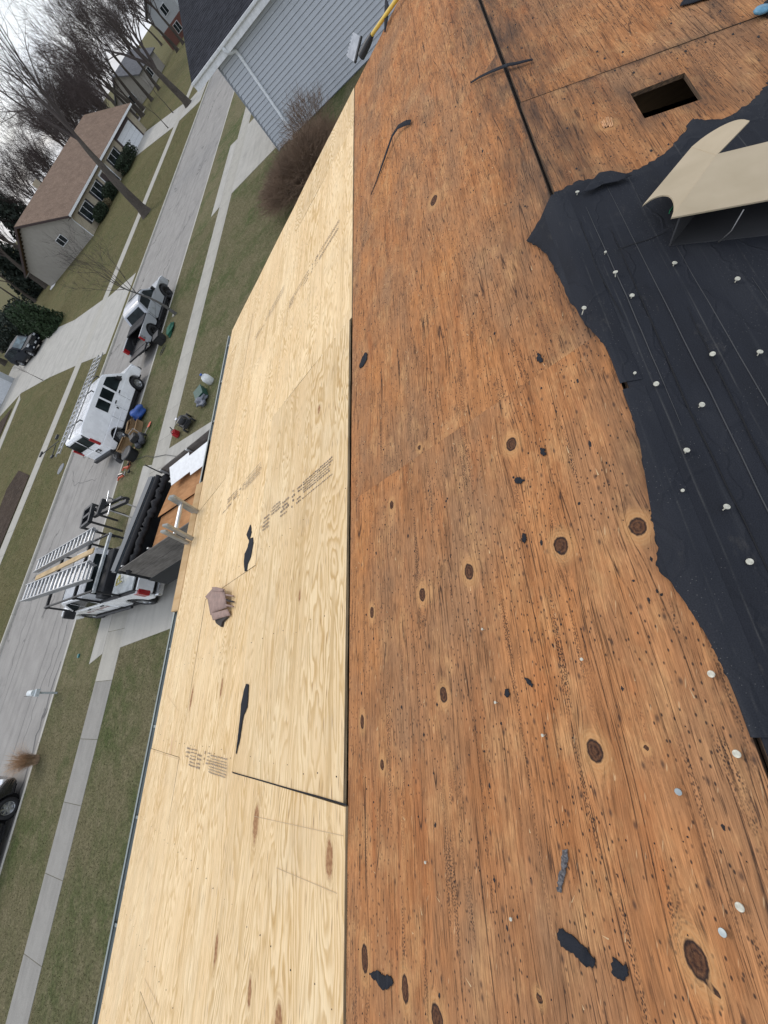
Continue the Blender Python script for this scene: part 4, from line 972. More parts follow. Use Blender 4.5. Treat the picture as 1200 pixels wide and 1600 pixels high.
ribbon('felt_strip', 'dark felt tatter under the yellow shovel handle at the roof end', [(5.312,0.975),(5.340,0.928),(5.469,0.885),(5.681,0.882)], [.02, .04, .05, .015], [.01, .03, .05, .06])

# ---------------------------------------------------------------- vehicles (local +x is the front, y = left, z up, origin on the ground)
M_TYRE = plain('tyre_rubber', (.018, .018, .019), .85); M_RIM = plain('alloy_rim', (.42, .43, .44), .3, .8); M_GLASS = m_glass('vehicle_glass', (.010, .014, .015), .10); M_GLASS.node_tree.nodes['Principled BSDF'].inputs['Specular IOR Level'].default_value = .14
M_TRIM = plain('black_trim', (.022, .022, .024), .55); M_RED = plain('tail_light_red', (.36, .012, .015), .2, coat=.5); M_LAMP = plain('headlamp_glass', (.62, .64, .66), .12, 0, .1, coat=.6)
M_UNDER = plain('underbody', (.012, .012, .013), .9); M_CHROME = plain('chrome', (.62, .63, .65), .18, .95)
def paint(name, col, rough=.28, metal=0.): return plain(name, col, rough, metal, .07, 2.5, coat=.5)
M_WHITE = paint('white_paint', (.90, .91, .92)); M_SILVER = paint('silver_paint', (.42, .44, .47), .32, .15); M_NAVY = plain('dark_blue_paint', (.008, .011, .017), .35, 0, .07, 2.5, spec=.25); M_BLACKP = paint('black_paint', (.008, .009, .011))

def arch_profile(top, bottom_z, x_front, x_rear, wheels, ar):
    """closed outline: top polyline from rear to front, then along the sill back with wheel arches"""
    pts_ = list(top) + [(x_front, bottom_z + .12), (x_front - .12, bottom_z)]
    for wx, wr in sorted(wheels, reverse=True):
        a = ar
        c0 = math.asin(max(-1, min(1, (bottom_z - wr) / a)))
        for k in range(13):
            th = c0 + (pi - 2 * c0) * k / 12
            pts_.append((wx + a * cos(th), wr + a * sin(th)))
    pts_ += [(x_rear + .12, bottom_z), (x_rear, bottom_z + .14)]
    return pts_
def shell(root, name, mat, poly, w, bevel=.05, taper=None, seg=3):
    m = MB(); m.prism(poly, 'y', -w / 2, w / 2)
    me = bpy.data.meshes.new(name); me.from_pydata(m.v, [], m.f); me.materials.append(mat)
    bm = bmesh.new(); bm.from_mesh(me); bmesh.ops.recalc_face_normals(bm, faces=bm.faces)
    es = [e for e in bm.edges if abs(e.verts[0].co.y - e.verts[1].co.y) < 1e-6 or (e.calc_face_angle(0) > .35)]
    bmesh.ops.bevel(bm, geom=es, offset=bevel, segments=seg, affect='EDGES', clamp_overlap=True, profile=.5)
    if taper:
        zb, k, zt = taper
        for v in bm.verts:
            if v.co.z > zb: v.co.y *= 1 - k * (v.co.z - zb)
    bmesh.ops.triangulate(bm, faces=[f for f in bm.faces if len(f.verts) > 6])
    for f in bm.faces: f.smooth = len(f.verts) <= 4 and f.calc_area() < .08
    bm.to_mesh(me); bm.free()
    return link(bpy.data.objects.new(name, me), root)
M_RIMD = plain('dark_rim', (.035, .035, .038), .4, .5)
def wheel_mesh(r, wdt, spokes=5, rim=None):
    t_ = MB(); t_.lathe([(r * .62, -wdt / 2), (r * .92, -wdt / 2), (r, -wdt * .34), (r, wdt * .34), (r * .92, wdt / 2), (r * .62, wdt / 2), (r * .60, 0)], n=28, rot=Matrix.Rotation(pi / 2, 3, 'X'))
    d = MB()
    d.lathe([(r * .64, -.03), (r * .64, wdt * .42), (r * .57, wdt * .42), (r * .55, wdt * .12), (r * .1, wdt * .12), (r * .1, wdt * .36), (r * .02, wdt * .37)], n=24, rot=Matrix.Rotation(pi / 2, 3, 'X'))
    for k in range(spokes):
        a = 2 * pi * k / spokes; d.bar((r * .1 * cos(a), -wdt * .3, r * .1 * sin(a)), (r * .58 * cos(a), -wdt * .36, r * .58 * sin(a)), r * .16, .03, (0, 1, 0))
    return t_.mesh('tyre', M_TYRE), d.mesh('rim', rim or M_RIM)
def wheels(root, xs_, y, r, wdt=.24, spokes=5, rim=None):
    mt, mr = wheel_mesh(r, wdt, spokes, rim)
    for wx in xs_:
        for sgn in (1, -1):
            o = bpy.data.objects.new('wheel', None); link(o, root); o.location = (wx, sgn * (y - wdt / 2), r)
            a = link(bpy.data.objects.new('tyre', mt), o); b = link(bpy.data.objects.new('rim', mr), o)
            if sgn > 0: o.rotation_euler = (0, 0, pi)
def side_win(root, name, poly, w, taper, mat=M_GLASS, th=.012, off=.004, sides=(1, -1)):
    """panel lying on the body side following the tumblehome"""
    zb, k, _ = taper
    for sg in sides:
        P = []
        for x, z in poly:
            y = w / 2 * (1 - k * max(0, z - zb)) + off; P.append((x, sg * y, z))
        m = MB(); m.panel(P, th); m.build(name, mat, root, .004)
def inner(root, x0, x1, w, z0, z1):
    for sg in (1, -1):
        for wx, wr in WB:
            m = MB(); m.cyl((wx, sg * (w / 2 - .30), wr), (wx, sg * (w / 2 - .265), wr), .46, 20); m.build('wheel_well', M_UNDER, root)
    m = MB(); m.b2((WB[0][0] + .5, -w / 2 + .06, .22), (WB[1][0] - .5, w / 2 - .06, .40)); m.build('under_shade_slab', M_UNDER, root)  # black slab added to deepen the shade beneath the vehicle
    m = MB(); m.b2((x0, -w / 2 + .27, z0), (x1, w / 2 - .27, z1)); m.build('underbody', M_UNDER, root)

# ---- white cargo van with ladders on its roof
van = thing('cargo_van', 'white cargo van with aluminium ladders on its roof rack parked by the kerb', 'van', (15.3, 22.36, ROADZ), RAD(-1.5))
W = 1.98; WB = ((-1.82, .37), (1.86, .37)); tp = (1.05, .075, 2)
top = [(-2.78, .70), (-2.80, 1.05), (1.98, 1.05), (2.62, .98), (2.84, .82)]
shell(van, 'lower_body', M_WHITE, arch_profile(top, .38, 2.90, -2.80, WB, .47), W, .05)
cab = [(-2.79, 1.03), (-2.70, 1.95), (-2.60, 2.06), (-2.2, 2.11), (1.0, 2.11), (1.22, 2.05), (1.98, 1.18), (2.70, 1.02), (2.72, .95)]
shell(van, 'upper_body', M_WHITE, cab, W - .01, .07, tp, 4)
inner(van, -2.6, 2.7, W, .25, 1.0)
wheels(van, [q[0] for q in WB], W / 2 - .01, .37, .24, 6)
side_win(van, 'side_window', [(1.72, 1.22), (1.18, 1.86), (.62, 1.88), (.58, 1.22)], W, tp)
side_win(van, 'side_window', [(.46, 1.27), (.46, 1.86), (-.16, 1.86), (-.16, 1.27)], W, tp, sides=(-1,)); side_win(van, 'side_window', [(-.28, 1.27), (-.28, 1.86), (-.88, 1.86), (-.88, 1.27)], W, tp, sides=(-1,))
for x_ in (.52, -.22, -.95):
    m = MB(); m.b2((x_ - .006, -W / 2 - .004, .46), (x_ + .006, -W / 2 + .01, 1.06)); m.build('door_seam', M_TRIM, van)
for x_ in (.70, -.02): m = MB(); m.b2((x_ - .13, -W / 2 - .03, 1.06), (x_ + .09, -W / 2, 1.12)); m.build('door_handle', M_TRIM, van, .008)
m = MB(); m.b2((-.36, -W / 2 - .012, .86), (-.28, -W / 2, .98)); m.build('door_latch', M_TRIM, van)
m = MB(); m.b2((-2.6, -W / 2 - .006, .66), (1.35, -W / 2 + .01, .70)); m.build('side_moulding', M_WHITE, van)
m = MB(); m.panel([(1.99, -.80, 1.20), (1.99, .80, 1.20), (1.27, .74, 2.03), (1.27, -.74, 2.03)], .012); m.build('windscreen', M_GLASS, van)
for sg in (1, -1):
    m = MB(); m.panel([(-2.785, sg * .06, 1.30), (-2.785, sg * .78, 1.30), (-2.715, sg * .76, 1.88), (-2.715, sg * .06, 1.88)], .012); m.build('rear_window', M_GLASS, van)
    m = MB(); m.b2((-2.83, sg * .93 - .06, 1.10), (-2.70, sg * .93 + .055, 1.62)); m.build('tail_light', M_RED, van, .015)
    m = MB(); m.panel([(-2.76, sg * .80, 1.22), (-2.76, sg * .90, 1.22), (-2.71, sg * .885, 1.98), (-2.71, sg * .80, 1.98)], .03); m.build('corner_pillar', M_TRIM, van)
    m = MB(); m.b2((1.35, sg * 1.04 - .09, 1.2), (1.5, sg * 1.04 + .1, 1.48)); m.build('mirror', M_TRIM, van, .02)
    m = MB(); m.b2((2.82, sg * .72 - .16, .72), (2.93, sg * .72 + .16, .95)); m.build('headlight', M_LAMP, van, .02)
m = MB(); m.b2((-2.795, -.006, .62), (-2.77, .006, 1.95)); m.build('rear_door_seam', M_TRIM, van)
m = MB(); m.b2((-2.84, -.42, .80), (-2.79, -.10, .98)); m.build('plate_recess', M_TRIM, van); m = MB(); m.b2((-2.846, -.36, .83), (-2.838, -.18, .93)); m.build('number_plate', M_LAMP, van)
m = MB(); m.b2((-2.98, -.95, .40), (-2.78, .95, .60)); m.build('rear_bumper', M_TRIM, van, .03); m = MB(); m.b2((2.84, -.96, .40), (2.98, .96, .62)); m.build('front_bumper', M_TRIM, van, .03)
M_RACK = plain('rack_steel', (.03, .03, .032), .5, .4)
for x_ in (-1.9, 0., 1.0):
    m = MB(); m.bar((x_, -.82, 2.24), (x_, .82, 2.24), .05, .04)
    for sg in (1, -1): m.bar((x_, sg * .82, 2.06), (x_, sg * .82, 2.25), .05, .04)
    m.build('rack_bar', M_RACK, van)
M_ALU = plain('aluminium', (.50, .51, .52), .38, .85, .18, 8.)
M_ALUD = plain('weathered_aluminium', (.36, .37, .38), .5, .7, .2, 8.)
def ladder(name, label, a, b, width, across, nr, parent=None, mat=None, rail=(.025, .075), rung=.016, group=None, caps=True, sections=1, offs=.075, shift=.28, rung_mat=None):
    """extension ladder between a and b: rails, rungs as its parts"""
    mat = mat or M_ALU
    a, b = Vector(a), Vector(b); ac = Vector(across).normalized(); d = (b - a).normalized(); nn = d.cross(ac)
    root = thing(name, label, 'ladder', tuple(a), 0, group)
    for sct in range(sections):
        o = nn * offs * sct; sh = d * (shift * sct); ww = width - .06 * sct
        for sg in (1, -1):
            m = MB(); m.bar(ac * sg * ww / 2 + o + sh, b - a + ac * sg * ww / 2 + o + sh, rail[0], rail[1], nn); m.build('rail', mat, root)
        for k in range(nr):
            t_ = (k + .5) / nr; p_ = (b - a) * t_ + o + sh
            m = MB(); m.tube([p_ - ac * ww / 2, p_ + ac * ww / 2], rung, 8); m.build('rung', rung_mat or mat, root)
    return root
vm = Matrix.Translation(van.location) @ Matrix.Rotation(RAD(-1.5), 4, 'Z')
def vw(x, y, z): return vm @ Vector((x, y, z))
ladder('extension_ladder', 'aluminium ladder on the van roof nearest the lawn side', vw(-3.1, -.45, 2.33), vw(2.7, -.45, 2.33), .46, (0, 1, 0), 18, rail=(.03, .05), rung=.02, group='ladders on the van roof', sections=1, mat=M_ALU)
ladder('extension_ladder', 'aluminium ladder on the van roof, the street-side one', vw(-3.7, .20, 2.33), vw(2.9, .20, 2.33), .46, (0, 1, 0), 20, rail=(.03, .05), rung=.02, group='ladders on the van roof', sections=1, mat=M_ALU)
st = thing('ladder_stabiliser', 'black ladder standoff arms at the rear of the van roof', 'ladder part', tuple(vw(-3.2, .2, 2.5)))
m = MB(); m.tube([(0, -.5, .1), (0, .75, .12)], .022, 8); m.tube([(0, .75, .12), (-.35, .95, .25)], .02, 8); m.tube([(-.1, -.2, .1), (-.75, -.15, .05)], .02, 8); m.build('arm', M_RACK, st)
m = MB(); m.box((-.3, .95, .26), (.3, .14, .07)); m.box((-.75, -.15, .05), (.14, .22, .09)); m.box((.5, .1, .1), (.25, .16, .1)); m.build('rubber_pad', M_TRIM, st, .01)

# ---- silver pickup with its tailgate down
pk = thing('silver_pickup', 'silver crew cab pickup with its tailgate down ahead of the white van', 'pickup truck', (22.85, 21.98, ROADZ), RAD(.5))
W = 1.98; WB = ((-1.82, .43), (1.92, .43)); tp = (1.12, .13, 2)
# front half of the body up to the bed, and the bed with open top
top = [(-.78, .62), (-.78, 1.12), (1.36, 1.12), (2.60, 1.08), (2.86, .98)]
shell(pk, 'cab_body', M_SILVER, arch_profile(top, .50, 2.92, -.78, [WB[1]], .55), W, .05)
cabp = [(-.80, 1.09), (-.52, 1.66), (-.36, 1.76), (.1, 1.82), (.50, 1.81), (.75, 1.73), (1.52, 1.14), (1.55, 1.08)]
shell(pk, 'cab_roof', M_SILVER, cabp, W - .03, .11, tp, 4)
for sg in (1, -1):
    poly = arch_profile([(-2.86, .60), (-2.87, 1.14), (-.83, 1.14)], .50, -.83, -2.86, [WB[0]], .55)
    m = MB(); m.prism(poly, 'y', sg * (W / 2 - .09), sg * W / 2); m.build('bed_side', M_SILVER, pk, .02, 2)
m = MB(); m.b2((-2.84, -W / 2 + .095, .62), (-.80, W / 2 - .095, .68)); m.build('bed_floor', M_TRIM, pk)
for sg in (1, -1): m = MB(); m.b2((-2.84, sg * (W / 2 - .115) - .02, .64), (-.84, sg * (W / 2 - .115) + .02, 1.12)); m.build('bed_liner', M_TRIM, pk)
m = MB(); m.b2((-.88, -W / 2 + .14, .68), (-.82, W / 2 - .095, 1.13)); m.build('bed_front_wall', M_TRIM, pk)
m = MB(); m.b2((-1.75, -W / 2 + .07, 1.14), (-.84, W / 2 - .07, 1.19)); m.b2((-1.30, -W / 2 + .07, 1.191), (-1.27, W / 2 - .07, 1.20)); m.build('folded_bed_cover', plain('vinyl_bed_cover', (.022, .022, .025), .85), pk, .01)
m = MB(); m.b2((-3.44, -W / 2 + .12, .58), (-2.88, W / 2 - .12, .67)); m.build('tailgate', M_TRIM, pk)
inner(pk, -2.7, 2.7, W, .3, .6); m = MB(); m.b2((-.7, -.72, .6), (2.6, .72, 1.0)); m.build('engine_block_underbody', M_UNDER, pk)
wheels(pk, [q[0] for q in WB], W / 2 + .01, .43, .28, 6, M_RIMD)
side_win(pk, 'side_window', [(1.28, 1.17), (.64, 1.69), (.38, 1.72), (.36, 1.17)], W - .02, tp); side_win(pk, 'side_window', [(.28, 1.17), (.30, 1.72), (-.34, 1.66), (-.56, 1.17)], W - .02, tp)
m = MB(); m.panel([(1.50, -.80, 1.19), (1.50, .80, 1.19), (.79, .72, 1.775), (.79, -.72, 1.775)], .012); m.build('windscreen', M_GLASS, pk)
m = MB(); m.panel([(-.765, -.76, 1.17), (-.765, .76, 1.17), (-.56, .70, 1.58), (-.56, -.70, 1.58)], .014); m.build('rear_window', M_GLASS, pk)
for sg in (1, -1):
    m = MB(); m.b2((-2.90, sg * .92 - .07, .78), (-2.66, sg * .92 + .082, 1.12)); m.build('tail_light', M_RED, pk, .015)
    m = MB(); m.b2((2.84, sg * .74 - .18, .82), (2.94, sg * .74 + .18, 1.02)); m.build('headlight', M_LAMP, pk, .02)
    m = MB(); m.b2((1.15, sg * 1.06 - .1, 1.16), (1.27, sg * 1.06 + .1, 1.40)); m.build('mirror', M_TRIM, pk, .02)
    m = MB(); m.tube([(-.85, sg * (W / 2 + .05), .42), (1.4, sg * (W / 2 + .05), .42)], .045, 8); m.build('step_bar', M_TRIM, pk)
    for x_ in (.31, -.66): m = MB(); m.b2((x_ - .005, sg * (W / 2 + .002) - .004, .5), (x_ + .005, sg * (W / 2 + .002) + .004, 1.1)); m.build('door_seam', M_TRIM, pk)
    for x_ in (.48, -.5): m = MB(); m.b2((x_ - .09, sg * (W / 2 + .012) - .012, 1.0), (x_ + .09, sg * (W / 2 + .012) + .012, 1.05)); m.build('door_handle', M_SILVER, pk)
m = MB(); m.b2((-3.02, -.94, .44), (-2.85, .94, .58)); m.build('rear_bumper', M_CHROME, pk, .03); m = MB(); m.b2((2.9, -.95, .46), (3.02, .95, .66)); m.build('front_bumper', M_CHROME, pk, .03)

# ---- white pickup with overhead rack, backed into the driveway
tk = thing('white_pickup', 'white pickup with overhead ladder rack backed onto the driveway', 'pickup truck', (4.32, 16.22, .016), RAD(90))
W = 2.0; WB = ((-1.84, .40), (1.84, .40)); tp = (1.15, .10, 2)
top = [(-.62, .62), (-.62, 1.15), (1.50, 1.15), (2.70, 1.12), (2.90, 1.0)]
shell(tk, 'cab_body', M_WHITE, arch_profile(top, .48, 2.96, -.62, [WB[1]], .50), W, .05)
shell(tk, 'cab_roof', M_WHITE, [(-.64, 1.12), (-.52, 1.76), (-.36, 1.86), (.70, 1.89), (.9, 1.83), (1.62, 1.17), (1.65, 1.10)], W - .03, .07, tp, 4)
for sg in (1, -1):
    poly = arch_profile([(-2.90, .62), (-2.91, 1.22), (-2.1, 1.235), (-.67, 1.20)], .48, -.67, -2.90, [WB[0]], .50)
    m = MB(); m.prism(poly, 'y', sg * (W / 2 - .09), sg * W / 2); m.build('bed_side', M_WHITE, tk, .025, 2)
    m = MB(); m.b2((-2.9, sg * (W / 2 - .045) - .05, 1.236), (-.67, sg * (W / 2 - .045) + .05, 1.25)); m.build('bed_rail_cap', M_TRIM, tk)
m = MB(); m.b2((-2.88, -W / 2 + .095, .64), (-.66, W / 2 - .095, .70)); m.build('bed_floor', M_TRIM, tk)
for sg in (1, -1): m = MB(); m.b2((-2.86, sg * (W / 2 - .115) - .02, .66), (-.68, sg * (W / 2 - .115) + .02, 1.2)); m.build('bed_liner', M_TRIM, tk)
m = MB(); m.b2((-2.94, -W / 2 + .1, .70), (-2.87, W / 2 - .1, 1.22)); m.build('tailgate', M_WHITE, tk, .015)
m = MB(); m.panel([(-2.945, -.25, .80), (-2.945, -.1, .80), (-2.945, .05, 1.12), (-2.945, -.02, 1.12)], .004); m.build('red_decal', M_RED, tk)
inner(tk, -2.7, 2.7, W, .3, .62); m = MB(); m.b2((-.55, -.72, .6), (2.7, .72, 1.05)); m.build('engine_block_underbody', M_UNDER, tk)
wheels(tk, [q[0] for q in WB], W / 2 - .01, .40, .27, 6)
side_win(tk, 'side_window', [(1.32, 1.23), (.72, 1.76), (.48, 1.77), (.46, 1.23)], W - .02, tp); side_win(tk, 'side_window', [(.36, 1.23), (.38, 1.77), (-.40, 1.74), (-.48, 1.23)], W - .02, tp)
m = MB(); m.panel([(1.60, -.82, 1.23), (1.60, .82, 1.23), (.93, .74, 1.83), (.93, -.74, 1.83)], .012); m.build('windscreen', M_GLASS, tk)
m = MB(); m.panel([(-.635, -.74, 1.22), (-.635, .74, 1.22), (-.545, .68, 1.76), (-.545, -.68, 1.76)], .012); m.build('rear_window', M_GLASS, tk)
for sg in (1, -1):
    m = MB(); m.b2((-2.96, sg * .92 - .075, .78), (-2.66, sg * .92 + .09, 1.16)); m.build('tail_light', M_RED, tk, .02)
    m = MB(); m.b2((2.88, sg * .76 - .18, .86), (2.98, sg * .76 + .18, 1.06)); m.build('headlight', M_LAMP, tk, .02)
    m = MB(); m.b2((1.30, sg * 1.14 - .13, 1.16), (1.43, sg * 1.14 + .13, 1.52)); m.b2((1.33, sg * 1.0 - .06, 1.2), (1.39, sg * 1.0 + .06, 1.26)); m.build('towing_mirror', M_TRIM, tk, .02)
    m = MB(); m.tube([(-1.2, sg * (W / 2 + .07), .44), (1.35, sg * (W / 2 + .07), .44)], .05, 8); m.build('step_bar', M_TRIM, tk)
    for x_ in (.41, -.52): m = MB(); m.b2((x_ - .005, sg * (W / 2 + .002) - .004, .54), (x_ + .005, sg * (W / 2 + .002) + .004, 1.13)); m.build('door_seam', M_TRIM, tk)
    for x_ in (.58, -.36): m = MB(); m.b2((x_ - .09, sg * (W / 2 + .012) - .012, 1.02), (x_ + .09, sg * (W / 2 + .012) + .012, 1.07)); m.build('door_handle', M_TRIM, tk)
m = MB(); m.b2((-3.14, -.97, .46), (-2.92, .97, .64)); m.build('rear_bumper', M_CHROME, tk, .03); m = MB(); m.b2((2.94, -.97, .5), (3.06, .97, .7)); m.build('front_bumper', M_CHROME, tk, .03)
# faded lettering panel on the door, too small to read: loose dark and red strokes
for sg in (-1, 1):
    m = MB(); r_ = random.Random(5)
    for k in range(9): x_ = -.45 + k * .19; m.b2((x_, sg * (W / 2 + .004) - .002, .80 + .05 * r_.random()), (x_ + .11, sg * (W / 2 + .004) + .002, .86 + .09 * r_.random()))
    m.build('door_lettering', plain('lettering_red_grey', (.30, .17, .16), .6), tk)['kind'] = 'stuff'
# crossbed tool box, rack hoops
m = MB(); m.b2((-1.12, -.86, .95), (-.70, .86, 1.45)); m.build('tool_box', plain('black_tool_box', (.03, .031, .034), .45), tk, .02)
M_GALV = plain('galvanised_steel', (.46, .49, .50), .5, .35, .2, 5.)
for x_, mt_ in ((-2.0, M_GALV), (-.62, M_RACK), (1.55, M_RACK)):
    m = MB(); m.bar((x_, -1.0, 2.02), (x_, 1.0, 2.02), .10, .07)
    m.build('rack_crossbar', mt_, tk)
    for sg in (1, -1):
        m = MB(); m.bar((x_, sg * .95, 1.2 if x_ < 1 else 1.15), (x_, sg * .95, 2.0), .06, .05, (1, 0, 0)); m.build('rack_post', M_RACK, tk)
m = MB(); m.b2((-2.85, -.95, 1.28), (-1.55, .9, 1.32)); m.build('bed_plate', M_GALV, tk); m = MB(); m.b2((-2.6, -.6, 1.33), (-2.2, .1, 1.48)); m.build('bed_case', M_TRIM, tk, .02); m = MB(); m.tube([(-2.1, .5, 1.36), (-1.9, .62, 1.4), (-1.8, .4, 1.37), (-2.0, .3, 1.4), (-2.1, .5, 1.42)], .025, 6); m.build('hose_coil', plain('yellow_hose', (.45, .38, .12), .6), tk)
for sg in (1, -1): m = MB(); m.bar((-2.0, sg * .95, 2.06), (1.6, sg * .95, 2.06), .05, .05); m.build('rack_side_rail', M_RACK, tk)
tm = Matrix.Translation(tk.location) @ Matrix.Rotation(RAD(90), 4, 'Z')
def tw(x, y, z): return tm @ Vector((x, y, z))
ladder('staging_ladder', 'shiny wide rung aluminium staging on the truck rack, house side', tw(-2.2, .42, 2.42), tw(2.95, .28, 2.42), .60, (1, 0, 0), 15, rail=(.03, .09), rung=.032, sections=3, mat=M_ALUD, rung_mat=M_ALU, offs=.10, shift=.03, group='staging on the truck rack')
ladder('staging_ladder', 'shiny aluminium staging on the truck rack, far side beside the plank', tw(-1.5, -.98, 2.34), tw(3.0, -.78, 2.34), .46, (1, 0, 0), 15, rail=(.03, .09), rung=.028, sections=2, mat=M_ALUD, rung_mat=M_ALU, offs=.10, shift=.03, group='staging on the truck rack')
m = MB(); m.bar((0, 0, 0), tw(2.9, -.32, 2.2) - tw(-1.7, -.40, 2.2), .19, .045); o = m.build('wooden_plank', m_weathered('bright_plank', (.50, .36, .20), (.62, .47, .28))); o.location = tw(-1.7, -.40, 2.24); tag(o, 'pale wooden plank between the staging on the truck rack', 'plank')

# ---- dark SUV on the far driveway
sv = thing('dark_suv', 'dark blue suv with a chrome framed grille parked on the far driveway', 'suv', (38.2, 52.6, far_z(54.2) + .02), RAD(-97)); sv.scale = (1.1, 1.1, 1.1)
W = 1.95; WB = ((-1.45, .38), (1.45, .38)); tp = (1.08, .12, 2)
shell(sv, 'lower_body', M_NAVY, arch_profile([(-2.35, .7), (-2.38, 1.08), (1.0, 1.10), (2.2, 1.04), (2.36, .9)], .40, 2.40, -2.38, WB, .46), W, .06)
shell(sv, 'upper_body', M_NAVY, [(-2.34, 1.06), (-2.05, 1.62), (-1.8, 1.76), (.2, 1.80), (.42, 1.74), (1.14, 1.10), (1.16, 1.04)], W - .02, .07, tp, 4)
inner(sv, -2.2, 2.2, W, .25, 1.0); wheels(sv, [q[0] for q in WB], W / 2 - .01, .38, .24, 5)
side_win(sv, 'side_window', [(.90, 1.16), (.36, 1.66), (.0, 1.69), (-.02, 1.16)], W - .01, tp); side_win(sv, 'side_window', [(-.12, 1.16), (-.1, 1.69), (-1.7, 1.66), (-1.95, 1.18)], W - .01, tp)
m = MB(); m.panel([(1.125, -.80, 1.14), (1.125, .80, 1.14), (.46, .72, 1.73), (.46, -.72, 1.73)], .012); m.build('windscreen', m_glass('suv_glass', (.06, .085, .095), .1), sv)
m = MB(); m.b2((2.34, -.52, .66), (2.42, .52, .98)); m.build('grille', M_TRIM, sv); m = MB()
for a, b in (((2.36, -.55, .63), (2.44, .55, .67)), ((2.36, -.55, .97), (2.44, .55, 1.01)), ((2.36, -.56, .64), (2.44, -.51, 1.0)), ((2.36, .51, .64), (2.44, .56, 1.0))): m.b2(a, b)
m.build('grille_frame', M_CHROME, sv)
m = MB()
for k in range(5): m.b2((2.40, -.5 + k * .2, .68), (2.425, -.46 + k * .2, .96))
m.build('grille_bars', M_CHROME, sv)
for sg in (1, -1):
    m = MB(); m.b2((2.22, sg * .76 - .17, .82), (2.38, sg * .76 + .17, .98)); m.build('headlight', M_LAMP, sv, .02); m = MB(); m.b2((2.36, sg * .62 - .1, .42), (2.41, sg * .62 + .1, .52)); m.build('fog_light', M_LAMP, sv)
    m = MB(); m.b2((.80, sg * 1.06 - .1, 1.10), (.92, sg * 1.06 + .1, 1.28)); m.build('mirror', M_NAVY, sv, .02)
m = MB(); m.b2((2.415, -.16, .48), (2.43, .16, .60)); m.build('number_plate', M_LAMP, sv)
# ---- black car at the left edge of the view
bc = thing('black_car', 'black car cut off by the left edge beside dry ornamental grass', 'car', (-4.45, 22.05, ROADZ), RAD(1))
W = 1.84; WB = ((-1.38, .34), (1.38, .34)); tp = (.9, .16, 2)
shell(bc, 'lower_body', M_BLACKP, arch_profile([(-2.25, .6), (-2.28, .92), (1.0, .90), (2.0, .82), (2.28, .66)], .30, 2.34, -2.28, WB, .41), W, .07)
shell(bc, 'upper_body', M_BLACKP, [(-1.9, .88), (-1.25, 1.36), (-.9, 1.43), (.1, 1.45), (.4, 1.38), (1.2, .90), (1.22, .86)], W - .04, .07, tp, 4)
inner(bc, -2.1, 2.1, W, .2, .8); wheels(bc, [q[0] for q in WB], W / 2 - .005, .34, .22, 7)
side_win(bc, 'side_window', [(.95, .96), (.36, 1.34), (-.1, 1.36), (-.12, .96)], W - .03, tp); side_win(bc, 'side_window', [(-.22, .96), (-.2, 1.36), (-1.0, 1.33), (-1.45, .98)], W - .03, tp)
m = MB(); m.panel([(1.19, -.76, .94), (1.19, .76, .94), (.44, .66, 1.37), (.44, -.66, 1.37)], .012); m.build('windscreen', M_GLASS, bc)
for sg in (1, -1):
    m = MB(); m.b2((2.1, sg * .7 - .16, .62), (2.3, sg * .7 + .16, .74)); m.build('headlight', M_LAMP, bc, .02)
    m = MB(); m.b2((.85, sg * 1.0 - .09, .95), (.97, sg * 1.0 + .09, 1.08)); m.build('mirror', M_BLACKP, bc, .02)

# ---------------------------------------------------------------- trailer, ladder at the eave, things in the yard
M_STEELB = plain('black_steel', (.028, .03, .034), .5, .3, .3, 5.); M_GREYPLY = m_weathered('grey_weathered_board', (.115, .105, .095), (.235, .215, .195))
tr = thing('dump_trailer', 'black dump trailer with grey board sides full of old decking below the eave', 'trailer', (5.6, 10., .016))
def TL(x, y, z): return (x - 5.6, y - 10., z)
Af, Bf = Vector((6.55, 11.75)), Vector((3.62, 12.62)); dv = Vector((.19, -.98)); Ab, Bb = Af + dv * 4.6, Bf + dv * 4.6
def wall(a, b, z0, z1, th, name, mat, bev=.008):
    m = MB(); m.panel([TL(a.x, a.y, z0), TL(b.x, b.y, z0), TL(b.x, b.y, z1), TL(a.x, a.y, z1)], th); return m.build(name, mat, tr, bev)
wall(Af, Bf, .62, 2.1, .06, 'front_wall', M_STEELB)
m = MB(); m.bar(TL(Af.x, Af.y + .06, 2.14), TL(Bf.x, Bf.y + .06, 2.14), .36, .24); m.build('tarp_housing', plain('tarp_housing', (.055, .065, .075), .4, .3), tr, .04, 2)
m = MB(); m.tube([TL(Af.x, Af.y - .14, 2.12), TL(Bf.x, Bf.y - .14, 2.12)], .085, 12); m.build('tarp_roll', plain('black_tarp', (.012, .012, .014), .75, bump=.5), tr)
m = MB(); 
rt = random.Random(2); NN = 40
m.tube([TL(*Af.lerp(Bf, k / NN) - Vector((0, .30 + rt.uniform(-.03, .03))), 2.0 + rt.uniform(-.04, .04)) if False else TL(Af.lerp(Bf, k / NN).x, Af.lerp(Bf, k / NN).y - .30 + rt.uniform(-.03, .03), 1.98 + rt.uniform(-.04, .04)) for k in range(NN + 1)], [.10 + rt.uniform(-.03, .03) for k in range(NN + 1)], 8)
m.build('tarp_fold', plain('black_tarp', (.012, .012, .014), .75), tr)
wall(Af, Ab, .62, 1.25, .05, 'side_wall', M_STEELB); wall(Bf, Bb, .62, 1.25, .05, 'side_wall', M_STEELB)
